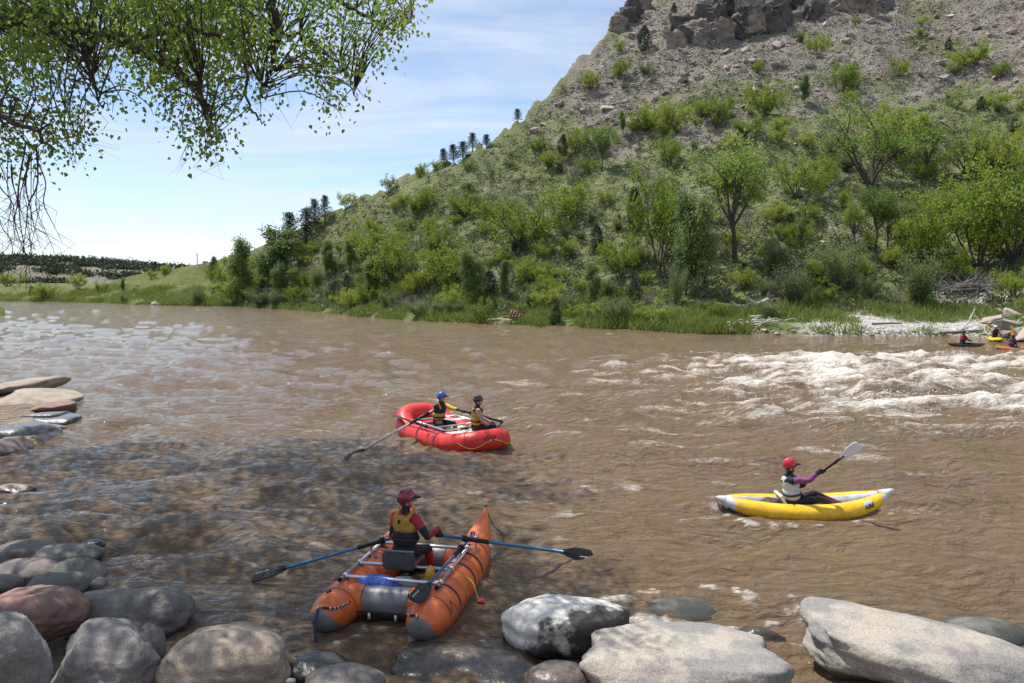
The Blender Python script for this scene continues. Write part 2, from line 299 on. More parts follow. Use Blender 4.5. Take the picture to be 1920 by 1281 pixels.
def river_mat():
    m = bpy.data.materials.new('muddy_water'); m.use_nodes = True; nt = m.node_tree; N = nt.nodes.new; L = nt.links.new; b = nt.nodes['Principled BSDF']
    geo = N('ShaderNodeNewGeometry'); at_ = N('ShaderNodeAttribute'); at_.attribute_name = 'foam'
    mp = N('ShaderNodeMapping'); L(geo.outputs['Position'], mp.inputs[0]); mp.inputs['Scale'].default_value = (.7, 1.5, 1)
    n1 = N('ShaderNodeTexNoise'); L(mp.outputs[0], n1.inputs['Vector']); n1.inputs['Scale'].default_value = 9; n1.inputs['Detail'].default_value = 8; n1.inputs['Roughness'].default_value = .7; n1.inputs['Distortion'].default_value = .8
    ad = N('ShaderNodeMath'); ad.operation = 'MULTIPLY_ADD'; L(n1.outputs[0], ad.inputs[0]); ad.inputs[1].default_value = 1.5; ad.inputs[2].default_value = -.75
    s = N('ShaderNodeMath'); L(ad.outputs[0], s.inputs[0]); L(at_.outputs['Fac'], s.inputs[1])
    mr = N('ShaderNodeMapRange'); L(s.outputs[0], mr.inputs[0]); mr.inputs[1].default_value = .30; mr.inputs[2].default_value = 1.05
    gate = N('ShaderNodeMapRange'); L(at_.outputs['Fac'], gate.inputs[0]); gate.inputs[1].default_value = .05; gate.inputs[2].default_value = .25
    mu = N('ShaderNodeMath'); mu.operation = 'MULTIPLY'; L(mr.outputs[0], mu.inputs[0]); L(gate.outputs[0], mu.inputs[1])
    n2 = N('ShaderNodeTexNoise'); L(geo.outputs['Position'], n2.inputs['Vector']); n2.inputs['Scale'].default_value = .35; n2.inputs['Detail'].default_value = 5
    cm = N('ShaderNodeMix'); cm.data_type = 'RGBA'; L(n2.outputs[0], cm.inputs['Factor']); cm.inputs['A'].default_value = (.145, .098, .058, 1); cm.inputs['B'].default_value = (.205, .145, .088, 1)
    fm = N('ShaderNodeMix'); fm.data_type = 'RGBA'; L(mu.outputs[0], fm.inputs['Factor']); L(cm.outputs['Result'], fm.inputs['A']); fm.inputs['B'].default_value = (.76, .71, .64, 1)
    L(fm.outputs['Result'], b.inputs['Base Color'])
    ro = N('ShaderNodeMapRange'); L(mu.outputs[0], ro.inputs[0]); ro.inputs[3].default_value = .05; ro.inputs[4].default_value = .75; L(ro.outputs[0], b.inputs['Roughness'])
    b.inputs['IOR'].default_value = 1.33
    w = N('ShaderNodeTexNoise'); L(mp.outputs[0], w.inputs['Vector']); w.inputs['Scale'].default_value = 4.5; w.inputs['Detail'].default_value = 7; w.inputs['Roughness'].default_value = .62; w.inputs['Distortion'].default_value = .6
    bp = N('ShaderNodeBump'); L(w.outputs[0], bp.inputs['Height']); bp.inputs['Strength'].default_value = 1; bp.inputs['Distance'].default_value = .20; L(bp.outputs[0], b.inputs['Normal'])
    return m
tag(link('river', me, None, river_mat()), kind='structure')

def spray(n=1500):
    rg = np.random.RandomState(9); w = (rap * foam).ravel(); idx = rg.choice(len(w), n, p=w ** 2 / (w ** 2).sum()); P = np.stack([WX.ravel()[idx], WY.ravel()[idx], WH.ravel()[idx]], -1); P += rg.normal(size=(n, 3)) * (.12, .12, 0); P[:, 2] += np.abs(rg.normal(size=n)) * .16 + .02
    o = np.array([(1, 0, 0), (-1, 0, 0), (0, 1, 0), (0, -1, 0), (0, 0, 1), (0, 0, -1)]); t = np.array([(0, 2, 4), (2, 1, 4), (1, 3, 4), (3, 0, 4), (2, 0, 5), (1, 2, 5), (3, 1, 5), (0, 3, 5)])
    V = P[:, None] + o[None] * rg.uniform(.008, .028, n)[:, None, None]; return mesh_np('spray', V.reshape(-1, 3), (np.arange(n)[:, None, None] * 6 + t[None]).reshape(-1, 3))
tag(link('spray', spray(), None, mat('spray_drop', (.78, .75, .70), .3)), 'white droplets of spray flying over the rapid', 'spray', kind='stuff')

# ================================================================== ROCKS
def hull_rock(rng, n=14, flat=(1, .8, .6)):
    bm = bmesh.new()
    for i in range(n):
        v = np.array([rng.gauss(0, 1) for _ in range(3)]); v /= np.linalg.norm(v); v = np.sign(v) * np.abs(v) ** .75
        bm.verts.new(Vector(v * np.array(flat) * rng.uniform(.8, 1.1)))
    r = bmesh.ops.convex_hull(bm, input=bm.verts); bmesh.ops.delete(bm, geom=[g for g in r['geom_interior'] if isinstance(g, bmesh.types.BMVert)], context='VERTS')
    bmesh.ops.recalc_face_normals(bm, faces=bm.faces); me = bpy.data.meshes.new('rock'); bm.to_mesh(me); bm.free(); return me
def verts(me): a = np.empty(len(me.vertices) * 3, np.float32); me.vertices.foreach_get('co', a); return a.reshape(-1, 3)
def boulder_mesh(seed, size, sub=4, angular=.3, power=2.6, rough=.045, flat_top=0.0):
    """rounded or broken river boulder: superellipsoid, cut by planes, roughened"""
    rng = np.random.RandomState(seed); bm = bmesh.new(); bmesh.ops.create_icosphere(bm, subdivisions=sub, radius=1)
    V = np.array([v.co[:] for v in bm.verts]); T = np.array([[v.index for v in f.verts] for f in bm.faces]); bm.free()
    nrm = (np.abs(V) ** power).sum(1) ** (-1 / power); V = V * nrm[:, None]
    for k in range(int(3 + 12 * angular)):
        n = rng.normal(size=3); n /= np.linalg.norm(n); d = rng.uniform(.62, .95) if angular > .2 else rng.uniform(.85, 1.02)
        ov = V @ n - d; V = V - np.where(ov > 0, ov * (.9 if angular > .2 else .6), 0)[:, None] * n
    if flat_top: V[:, 2] = np.where(V[:, 2] > flat_top, flat_top + (V[:, 2] - flat_top) * .15, V[:, 2])
    def n3(P, s, sd): return perlin(P[:, 0] * s + P[:, 2] * s * .7, P[:, 1] * s - P[:, 2] * s * .6, sd) + perlin(P[:, 1] * s + 5, P[:, 2] * s, sd + 1)
    d = n3(V, .9, seed % 37) * .17 + n3(V, 3.2, seed % 31 + 3) * rough * 1.3 + n3(V, 8, seed % 29 + 5) * rough * .6 + n3(V, 19, seed % 23 + 5) * rough * .25
    if angular > .25: d = d - rough * 1.6 * np.maximum(0, .35 - np.abs(perlin(V[:, 0] * 2.0 + V[:, 1] * .6, V[:, 2] * 3.5, seed % 41))) 
    V = V * (1 + d)[:, None] * np.array(size)[None]
    return mesh_np('boulder', V, T)
def stone_mat(name, c, c2, rough=.75, vs=2.5, thr=None, bump=.7, spec=.3):
    """stone with blotches, fine speckle and hairline cracks"""
    m = mat(name, c, rough, col2=c2, vs=vs, bump=bump * .5, bs=15, spec=spec, thr=thr, detail=8)
    nt = m.node_tree; N = nt.nodes.new; L = nt.links.new; b = nt.nodes['Principled BSDF']; src = b.inputs['Base Color'].links[0].from_socket
    tc = N('ShaderNodeTexCoord'); sp = N('ShaderNodeTexNoise'); L(tc.outputs['Object'], sp.inputs['Vector']); sp.inputs['Scale'].default_value = 55; sp.inputs['Detail'].default_value = 4
    mr = N('ShaderNodeMapRange'); L(sp.outputs[0], mr.inputs[0]); mr.inputs[1].default_value = .3; mr.inputs[2].default_value = .7; mr.inputs[3].default_value = .72; mr.inputs[4].default_value = 1.25
    vo = N('ShaderNodeTexVoronoi'); vo.feature = 'DISTANCE_TO_EDGE'; wv = N('ShaderNodeMapping'); L(tc.outputs['Object'], wv.inputs[0]); wv.inputs['Scale'].default_value = (1.0, 1.5, 2.6)
    wn = N('ShaderNodeTexNoise'); L(tc.outputs['Object'], wn.inputs['Vector']); wn.inputs['Scale'].default_value = 3
    wm = N('ShaderNodeVectorMath'); wm.operation = 'MULTIPLY_ADD'; L(wn.outputs['Color'], wm.inputs[0]); wm.inputs[1].default_value = (.7, .7, .7); L(wv.outputs[0], wm.inputs[2]); L(wm.outputs[0], vo.inputs['Vector']); vo.inputs['Scale'].default_value = 1.3
    cr = N('ShaderNodeMapRange'); L(vo.outputs['Distance'], cr.inputs[0]); cr.inputs[1].default_value = 0; cr.inputs[2].default_value = .010; cr.inputs[3].default_value = .78; cr.inputs[4].default_value = 1
    mu = N('ShaderNodeMath'); mu.operation = 'MULTIPLY'; L(mr.outputs[0], mu.inputs[0]); L(cr.outputs[0], mu.inputs[1])
    hs = N('ShaderNodeHueSaturation'); L(src, hs.inputs['Color']); L(mu.outputs[0], hs.inputs['Value']); 
    ge = N('ShaderNodeNewGeometry'); sz = N('ShaderNodeSeparateXYZ'); L(ge.outputs['Position'], sz.inputs[0]); wz = N('ShaderNodeMath'); wz.operation = 'MULTIPLY_ADD'; L(wn.outputs[0], wz.inputs[0]); wz.inputs[1].default_value = -.22; L(sz.outputs['Z'], wz.inputs[2])
    wt = N('ShaderNodeMapRange'); L(wz.outputs[0], wt.inputs[0]); wt.inputs[1].default_value = .0; wt.inputs[2].default_value = .09; wt.inputs[3].default_value = .42; wt.inputs[4].default_value = 1     # wet band at the waterline
    h2 = N('ShaderNodeHueSaturation'); L(hs.outputs[0], h2.inputs['Color']); L(wt.outputs[0], h2.inputs['Value']); L(h2.outputs[0], b.inputs['Base Color'])
    wr = N('ShaderNodeMapRange'); L(wt.outputs[0], wr.inputs[0]); wr.inputs[1].default_value = .42; wr.inputs[2].default_value = 1; wr.inputs[3].default_value = .22; wr.inputs[4].default_value = rough; L(wr.outputs[0], b.inputs['Roughness']); return m
SM = {
 'grey': stone_mat('grey_stone', (.30, .28, .26), (.18, .165, .152)), 'dark': stone_mat('dark_stone', (.200, .180, .160), (.115, .102, .092), .6),
 'wet': stone_mat('wet_stone', (.085, .073, .062), (.045, .040, .036), .28, spec=.5), 'tan': stone_mat('tan_stone', (.36, .30, .235), (.24, .195, .15)),
 'red': stone_mat('red_stone', (.27, .150, .120), (.19, .120, .10)), 'purple': stone_mat('purple_stone', (.205, .170, .165), (.13, .107, .103)),
 'green': stone_mat('green_stone', (.185, .180, .155), (.115, .112, .10)), 'pale': stone_mat('pale_sandstone', (.36, .325, .275), (.215, .205, .195), .85, 1.6, (.44, .58)),
 'mottled': stone_mat('mottled_stone', (.60, .57, .52), (.075, .066, .058), .7, 1.15, (.49, .545)), 'blue': stone_mat('blue_grey_slab', (.17, .175, .185), (.10, .10, .11), .35),
 'brown': stone_mat('brown_wet_stone', (.165, .13, .10), (.095, .078, .062), .38, spec=.5)}
def boulder(b, zb, m, label, seed, sub=4, ang=.1, power=2.5, depth=.8, hmin=.30, name='boulder', rotz=None, flat=0.0, tilt=0.0):
    """b = pixel box (x0, y0, x1, y1) it fills seen from the shore; zb = height of its foot"""
    x0, y0, x1, y1 = b; f = at((x0 + x1) / 2, y1, zb); Y = f.y; w = (x1 - x0) * Y / F; D = w * depth; al = math.atan((EYE - zb) / Y)
    ve = (y1 - y0) * Y / F / math.cos(al); h = max((ve - D * .75 * math.sin(al)) / math.cos(al), hmin * w)
    me = boulder_mesh(seed, (w / 2, D / 2, h * .62), sub, ang, power, flat_top=flat); me.materials.append(SM[m])
    o = bpy.data.objects.new(name, me); COL.objects.link(o); o.location = (f.x, f.y + D * .46, zb + h * .40); o.rotation_euler = (0, tilt, R((seed * 37) % 24 - 12) if rotz is None else rotz)
    return tag(o, label, 'rock', 'boulders along the near shore')
BO = [((-12, 1012, 48, 1040), .15, 'tan', 'small pale boulder topmost at the left frame edge of the shore pile', 4),
 ((-40, 1022, 78, 1062), .12, 'dark', 'flat dark boulder behind the purple grey one at the left edge', 4),
 ((42, 1022, 166, 1074), .05, 'dark', 'brown rounded boulder at the water, highest of the left shore pile', 4),
 ((-40, 1048, 88, 1112), .2, 'purple', 'purple grey boulder with pale blotch above the red boulder', 4),
 ((76, 1047, 182, 1116), .12, 'green', 'smooth greenish grey boulder with a sunlit streak beside the water', 4),
 ((32, 1072, 138, 1128), .25, 'green', 'dark olive boulder wedged between purple grey and greenish boulders', 4),
 ((-40, 1078, 26, 1116), .3, 'dark', 'small dark boulder above the red boulder at the frame edge', 3),
 ((133, 1083, 194, 1122), .1, 'dark', 'small dark boulder just above the long dark boulder', 3),
 ((186, 1093, 262, 1132), .0, 'purple', 'low purple boulder at the waterline behind the long dark boulder', 4),
 ((-60, 1102, 120, 1206), .35, 'red', 'big rust red boulder at the left edge of the shore', 5),
 ((62, 1114, 122, 1152), .3, 'dark', 'small dark boulder touching the top of the red boulder', 3),
 ((80, 1107, 340, 1212), .05, 'dark', 'long low dark brown boulder reaching into the water', 5),
 ((-60, 1160, 66, 1330), .35, 'grey', 'pale grey broken angular rock in the bottom left corner', 5),
 ((58, 1170, 274, 1318), .2, 'grey', 'big round grey boulder with dark underside at bottom left', 5),
 ((228, 1182, 304, 1275), .2, 'purple', 'dark purple rock squeezed between the two biggest round boulders', 4),
 ((268, 1183, 522, 1330), .1, 'tan', 'big smooth tan boulder with bright rim at the bottom', 5),
 ((452, 1190, 532, 1266), -.05, 'dark', 'dark round boulder in the water right of the tan boulder', 4),
 ((516, 1224, 655, 1305), -.05, 'wet', 'wet bluish dark rock below the stern of the orange boat', 4),
 ((555, 1258, 715, 1330), .05, 'dark', 'low dark rock at the bottom edge below the orange boat', 4),
 ((688, 1200, 1085, 1318), -.12, 'brown', 'broad wet brown slab half in shade under the orange boat', 5),
 ((938, 1100, 1192, 1262), -.08, 'mottled', 'angular rock blotched white and black beside the orange boat', 5),
 ((975, 1250, 1115, 1325), .05, 'brown', 'rounded wet rock between brown slab and pale boulder', 4),
 ((1105, 1186, 1500, 1345), -.03, 'pale', 'big pale sandstone boulder at bottom centre with grey patches', 5),
 ((1560, 1150, 2090, 1345), -.05, 'pale', 'largest pale sandstone boulder at the bottom right with speckled grey face', 5),
 ((1150, 1122, 1392, 1200), -.22, 'green', 'greenish rock mostly under water with foam pouring over it', 4),
 ((1385, 1182, 1492, 1222), -.1, 'brown', 'small brown rock awash between the two pale boulders', 3),
 ((1790, 1170, 1960, 1235), -.14, 'green', 'low dark rock awash behind the largest pale boulder', 3),
 ((-25, 903, 47, 935), -.03, 'tan', 'tan wet rock in the water at the left edge', 4),
 ((-30, 944, 92, 990), -.1, 'wet', 'flat black wet rock awash near the left edge', 4),
 ((74, 976, 190, 1010), -.05, 'wet', 'long black wet rock with moss sticking out of the water', 4),
 ((138, 1010, 192, 1038), -.06, 'wet', 'small black wet rock beside the brown boulder', 3),
 ((26, 1000, 42, 1013), -.02, 'wet', 'tiny black rock poking out of the left shallows', 3),
 ((-12, 940, 16, 954), -.02, 'wet', 'tiny dark rock at the frame edge above the flat wet one', 3),
 ((-10, 872, 12, 888), -.02, 'purple', 'tiny purple rock at the frame edge below the slabs', 3)]
for i, (b, zb, m, lab, sub) in enumerate(BO):
    big = i in (22, 23); angl = {12: .6, 20: .7, 14: .45, 19: .5, 17: .3, 22: .35, 23: .4, 9: .2}.get(i, (.1, .26, .16)[i % 3] if i < 27 else .35)
    o = boulder(b, zb, m, lab, 11 + i * 7, sub, angl, 3.6 if big else 2.5, depth={19: .55, 22: .58, 23: .58, 11: .55, 24: .5}.get(i, .8), hmin=.12 if i in (19, 24, 28, 29) else .2 if big else .28, flat={22: .62, 23: .55, 20: .6}.get(i, 0), rotz=R(-14) if i == 23 else (R(12) if i == 11 else None), tilt=R(7) if i == 23 else 0)
for k, (px, py) in enumerate([(88, 1276), (110, 1274), (131, 1279), (215, 1277), (545, 1279), (60, 1278)]):
    f = at(px, py, .25); me = boulder_mesh(900 + k, (.05, .045, .035), 2, .1); me.materials.append(SM['tan' if k % 2 else 'grey']); o = link('pebble', me); o.location = f; tag(o, 'small rounded pebble in the gap between bottom left boulders', 'pebble', 'pebbles between the boulders')
# slabs of the little point on the left
def slab(b, zb, m, label, seed, th=.16):
    x0, y0, x1, y1 = b; f = at((x0 + x1) / 2, y1, zb); Y = f.y; back = at((x0 + x1) / 2, y0, zb + th).y; w = (x1 - x0) * Y / F; D = max(back - Y, .5) * 1.5; th *= 1.6
    me = boulder_mesh(seed, (w / 2, D / 2, th * .75), 4, .25, 5.0, .03); me.materials.append(SM[m]); o = link('stone_slab', me); o.location = (f.x, Y + D / 2, zb + th * .45); o.rotation_euler = (0, 0, R(seed % 9 - 4)); tag(o, label, 'stone slab', 'slabs stepping down at the left point', kind='thing')
slab((-60, 716, 14, 748), .3, 'tan', 'pale slab farthest back on the left point', 41, .2)
slab((-40, 742, 106, 766), .22, 'tan', 'wide tan slab crowning the left point', 42, .2)
slab((36, 760, 106, 780), .16, 'red', 'reddish purple slab below the wide tan slab', 43, .18)
slab((32, 777, 101, 795), .1, 'blue', 'blue grey wet slab under the reddish slab', 44, .14)
slab((30, 786, 119, 806), .02, 'blue', 'longest blue grey slab reaching out into the water', 45, .14)
slab((52, 803, 102, 821), -.02, 'dark', 'small dark slab below the longest slab', 46, .13)
slab((-40, 806, 61, 844), .02, 'blue', 'thick grey slab with dark front at the left edge', 47, .24)
slab((-40, 836, 19, 868), .0, 'purple', 'purple slab lowest on the left point', 48, .24)
# rocks on the far bank and hill
SAND = [mat('scree_stone_a', (.42, .35, .28), .9, col2=(.30, .25, .21), vs=1.2, bump=.5, bs=6, rnd=.25), mat('scree_stone_b', (.30, .255, .225), .9, col2=(.21, .18, .165), vs=1.2, bump=.5, bs=6, rnd=.25)]
rng = random.Random(4); HR = [hull_rock(rng, rng.choice((11, 13, 16)), (1, rng.uniform(.6, .9), rng.uniform(.4, .7))) for _ in range(14)]
for k, m_ in enumerate(HR): m_.materials.append(SAND[k % 2])
def hill_rock(p, s, me, label, group, name='rock', sink=.15):
    o = link(name, me); o.location = p + Vector((0, 0, s * sink)); o.scale = (s, s, s); o.rotation_euler = (rng.uniform(-.35, .35) + .3, rng.uniform(-.3, .3), rng.uniform(0, 6.3)); return tag(o, label, 'rock', group)
for px, py, w, lab in [(1478, 222, 30, 'white flat boulder lying alone on the green slope below the scree'), (1585, 78, 24, 'square tan block under the right cliff'), (1458, 90, 26, 'pale flat block lying below the main cliff'), (1362, 100, 22, 'grey block below the left end of the main cliff'), (1415, 118, 24, 'tilted tan slab in the middle of the scree'), (1140, 205, 28, 'brown block low at the left end of the scree'), (1505, 368, 34, 'grey boulder under the dark bush on the middle slope'), (1770, 232, 18, 'pinkish rock on the green slope at right'), (1865, 148, 18, 'tan rock on the upper right slope'), (1045, 455, 26, 'flat pale slab right of the big middle bush'), (1538, 458, 20, 'brown rock in the grass above the round willow'), (820, 512, 22, 'flat brown rock above the river left of centre'), (293, 573, 22, 'dark rock at the far waterline on the left'), (1262, 72, 30, 'brown block at the left foot of the cliffs'), (1312, 150, 22, 'reddish block on the left scree'), (1600, 118, 18, 'small tan block on the right scree')]:
    p = on_ground(px, py); hill_rock(p, w * p.y / F * .55, HR[rng.randrange(14)], lab, 'rocks on the far hillside')
cnt = 0
while cnt < 225:
    px = rng.uniform(960, 1920); py = rng.uniform(20, 300); lim = tab(px, [(960, 205), (1100, 235), (1250, 220), (1400, 190), (1550, 165), (1920, 130)])
    if py > lim + 25 and rng.random() > .12: continue
    if py < tab(px, SKY) + 25: continue
    p = on_ground(px, py); s = p.y / F * rng.choice((6, 7, 9, 11, 14, 18)) * .6; cnt += 1
    hill_rock(p, s, HR[rng.randrange(14)], 'angular tan sandstone rock lying loose on the scree slope', 'loose rocks on the scree')
for k in range(70):      # rocks of the right bank
    px = rng.uniform(1835, 1990); py = rng.uniform(585, 632); t = (px - 1835) / 155
    if py < 632 - 60 * t or rng.random() > .9: continue
    p = on_ground(px, py); hill_rock(p, rng.uniform(.25, .8), HR[rng.randrange(14)], 'tan boulder heaped at the right end of the gravel bank', 'boulders at the right bank')
for px, py, w in [(1893, 618, 60), (1905, 596, 50), (1862, 606, 40), (1915, 632, 70), (1880, 588, 30)]:
    p = on_ground(px, py); hill_rock(p, w * p.y / F * .55, HR[rng.randrange(14)], {1893: 'large tan boulder in the middle of the heap at the right bank', 1905: 'large boulder high on the heap at the right bank', 1862: 'left outermost large boulder of the right bank heap', 1915: 'largest boulder low on the right bank heap at the waterline', 1880: 'topmost boulder of the right bank heap'}[px], 'large boulders at the right bank')
def shore_stones():
    V = []; T = []; base = 0
    for k in range(110):
        px = rng.uniform(1300, 1860) if k < 65 else rng.uniform(420, 1300); p = on_ground(px, tab(px, BANK) - rng.uniform(0, 8)); me = HR[rng.randrange(14)]; v = verts(me); a = rng.uniform(0, 6.3); c, s_ = math.cos(a), math.sin(a)
        V.append(v @ np.array([[c, s_, 0], [-s_, c, 0], [0, 0, 1]]) * rng.uniform(.10, .36) + np.array(p)); T.append(np.array([list(q.vertices) for q in me.polygons]) + base); base += len(v)
    return mesh_np('shore_stones', np.concatenate(V), np.concatenate(T), False)
tag(link('shore_stones', shore_stones(), None, SAND[0]), 'small pale stones strewn along the far waterline', 'stones', kind='stuff')
# countless small scree stones: one mass
def scree_mass(n=16000):
    V = []; T = []; base = 0; hv = [(verts(m), np.array([list(p.vertices) for p in m.polygons])) for m in HR[:6]]
    while n:
        px = rng.uniform(560, 1930); py = rng.uniform(-30, 470)
        if py < tab(px, SKY) + 4: continue
        lim = tab(px, [(560, 420), (700, 360), (960, 225), (1100, 245), (1250, 225), (1400, 195), (1550, 170), (1920, 140)])
        if py > lim and rng.random() > .22: continue
        p = on_ground(px, py); s = p.y / F * rng.uniform(1.1, 2.6) * (1.8 if rng.random() < .15 else 1); v, t = hv[rng.randrange(6)]; a = rng.uniform(0, 6.3); c, s_ = math.cos(a), math.sin(a)
        V.append(v @ np.array([[c, s_, 0], [-s_, c, 0], [0, 0, 1]]) * s + np.array(p)); T.append(t + base); base += len(v); n -= 1
    return mesh_np('scree', np.concatenate(V), np.concatenate(T), False)
tag(link('scree', scree_mass(), None, mat('scree_small', (.40, .335, .275), .9, col2=(.24, .20, .18), vs=.6)), 'countless small tan and grey stones strewn over the upper hillside', 'scree', kind='stuff')
# cliffs: outcrops of stacked blocks
CLM = [stone_mat('cliff_stone', (.28, .235, .19), (.15, .128, .108), .9, .6, bump=1), stone_mat('cliff_dark', (.115, .102, .094), (.065, .06, .058), .85, .35, bump=1)]
def cliff(name, label, boxes, seed):
    rg = random.Random(seed); p0 = on_ground(boxes[0][0], boxes[0][1]); t = tag(thing(name, label, 'cliff', p0, 0, 'rock outcrops high on the hill'), kind='thing')
    for (px, py, w, h, dk) in boxes:
        p = on_ground(px, py); k = p.y / F
        bm = bmesh.new()
        for cx_ in (-1, 1):
            for cy_ in (-1, 1):
                for cz_ in (-1, 1):
                    for e_ in range(3): bm.verts.new((cx_ * w * k * .56 * rg.uniform(.38, 1.12), cy_ * w * k * .5 * rg.uniform(.4, 1.1), cz_ * h * k * .66 * rg.uniform(.5, 1.1)))
        bmesh.ops.convex_hull(bm, input=bm.verts); bmesh.ops.delete(bm, geom=[v for v in bm.verts if not v.link_faces], context='VERTS'); bmesh.ops.recalc_face_normals(bm, faces=bm.faces); bmesh.ops.triangulate(bm, faces=bm.faces); bmesh.ops.subdivide_edges(bm, edges=bm.edges[:], cuts=5, use_grid_fill=True); me = bpy.data.meshes.new('block'); bm.to_mesh(me); bm.free()
        V = verts(me).astype(float); S_ = w * k; sd_ = rg.randrange(60); q_ = V / S_ * 3.2; nz = perlin(q_[:, 0] + q_[:, 2] * .6, q_[:, 1] - q_[:, 2] * .5, sd_) + .6 * perlin(q_[:, 0] * 2.3 + 4, q_[:, 2] * 2.6 + q_[:, 1], sd_ + 3)
        lay = np.abs(perlin(V[:, 2] / S_ * 5.5 + .12 * V[:, 0] / S_, V[:, 0] * 0 + sd_, 7)); V[:, :2] *= (1 + .26 * nz - .16 * (lay < .10))[:, None]; V[:, 2] *= 1 + .18 * nz; me.vertices.foreach_set('co', V.astype(np.float32).ravel()); me.update(); me.materials.append(CLM[dk])
        o = link('block', me, t); o.location = p - p0 + Vector((0, .8, h * k * .40)); o.rotation_euler = (rg.uniform(-.15, .2), .10 + rg.uniform(-.22, .22), rg.uniform(-.8, .8))
rg = random.Random(8)
def pile(x0, x1, yb, yt, w, h, dark):
    out = []; y = yb(x0)
    for row in range(14):
        x = x0 + rg.uniform(0, w * .5)
        while x < x1:
            y = yb(x) - row * h * .62
            if y > yt(x): sz_ = rg.uniform(.55, 1.0) if rg.random() < .6 else rg.uniform(1.0, 1.9); out.append((x, y + rg.uniform(-4, 4), w * sz_ * rg.uniform(.8, 1.2), h * sz_ * rg.uniform(1.0, 1.9), int(rg.random() < dark)))
            x += w * rg.uniform(.5, .75)
    return out
cliff('cliff', 'dark stacked sandstone cliff, the largest outcrop at the top of the hill', pile(1338, 1470, lambda x: 80 - (x - 1330) * .20, lambda x: -60, 27, 19, .45), 3)
cliff('cliff', 'low jumbled rock outcrop left of the main cliff', pile(1268, 1335, lambda x: 86 + (x - 1262) * -.1, lambda x: 84 - (x - 1255) * .85, 20, 14, .45), 4)
cliff('cliff', 'small dark overhanging outcrop right of the main cliff', pile(1494, 1546, lambda x: 38, lambda x: 2, 26, 20, .5), 5)
cliff('cliff', 'tan flat-topped outcrop farthest right at the top edge', pile(1560, 1640, lambda x: 26, lambda x: -20, 34, 20, .25), 6)
cliff('cliff', 'rock ledge on the left skyline of the hill', pile(1150, 1215, lambda x: 60 - (x - 1150) * .6, lambda x: 48 - (x - 1150) * .75, 18, 12, .4), 7)

# ================================================================== PLANTS
def leafmat(name, c, c2, rnd=.18, tl=.45): return mat(name, c, .6, col2=c2, vs=9, rnd=rnd, transl=tl, spec=.25, detail=3)
LM = {'oak': leafmat('oak_leaf', (.300, .370, .052), (.180, .250, .036)), 'cotton': leafmat('cottonwood_leaf', (.240, .310, .115), (.150, .215, .075)), 'willow': leafmat('willow_leaf', (.215, .265, .110), (.140, .185, .075)),
      'open': leafmat('elm_leaf', (.235, .325, .064), (.145, .220, .044)), 'pine': leafmat('pine_needle', (.060, .084, .045), (.032, .050, .027), .2, .15), 'juniper': leafmat('juniper_leaf', (.055, .072, .034), (.032, .048, .024), .12, .1),
      'sage': leafmat('sage_leaf', (.175, .195, .105), (.110, .130, .066), .1, .15), 'over': mat('near_leaf', (.235, .325, .060), .45, col2=(.14, .22, .036), vs=2.5, transl=.6, spec=.35)}
BARK = mat('bark', (.070, .055, .042), .9, bump=.6, bs=12); TWIG = mat('dead_twig', (.21, .19, .175), .9); BARKN = mat('near_bark', (.060, .046, .035), .9, bump=.8, bs=25)
def leaves(rng, C_, n, spread, size, aspect=.6, droop=0.0):
    """n leaf faces round each centre: folded diamonds"""
    C_ = np.repeat(np.asarray(C_), n, 0); m = len(C_); P = C_ + rng.normal(size=(m, 3)) * np.asarray(spread)
    d = rng.normal(size=(m, 3)); d[:, 2] -= droop; d /= np.linalg.norm(d, axis=1)[:, None]; u = np.cross(d, rng.normal(size=(m, 3))); u /= np.linalg.norm(u, axis=1)[:, None] + 1e-9; w = np.cross(d, u)
    s = (size * rng.uniform(.6, 1.35, m))[:, None]
    V = np.stack([P, P + d * s * .5 + u * s * aspect * .5 + w * s * .12, P + d * s, P + d * s * .5 - u * s * aspect * .5 + w * s * .12], 1).reshape(-1, 3)
    b = np.arange(m)[:, None] * 4; return V, b + np.array([[0, 1, 2, 3]])
def grow(rg, p, d, L, r, depth, out, tips, wander=.25, nb=3, up=.15, spread=.7, start=.35, shrink=.62, seg=5):
    pts = [np.array(p, float)]; d = np.array(d, float); d /= np.linalg.norm(d)
    for i in range(seg):
        d = d + rg.normal(size=3) * wander * .5 + np.array((0, 0, up * .3)); d /= np.linalg.norm(d); pts.append(pts[-1] + d * L / seg)
    rad = np.linspace(r, r * .45, seg + 1); out.append((pts, rad))
    if depth == 0: tips.extend(pts[2:]); return
    tips.append(pts[-1])
    for b in range(nb):
        f = start + (1 - start) * (b + rg.rand()) / nb; k = min(int(f * seg), seg - 1); q = pts[k] + (pts[k + 1] - pts[k]) * (f * seg - k)
        side = rg.normal(size=3); side -= d * (side @ d); side /= np.linalg.norm(side) + 1e-9; nd = (pts[k + 1] - pts[k]); nd /= np.linalg.norm(nd); nd = nd * (1 - spread * .5) + side * spread
        grow(rg, q, nd, L * shrink * rg.uniform(.75, 1.15), r * .5, depth - 1, out, tips, wander, nb, up, spread, .25, shrink, max(3, seg - 1))
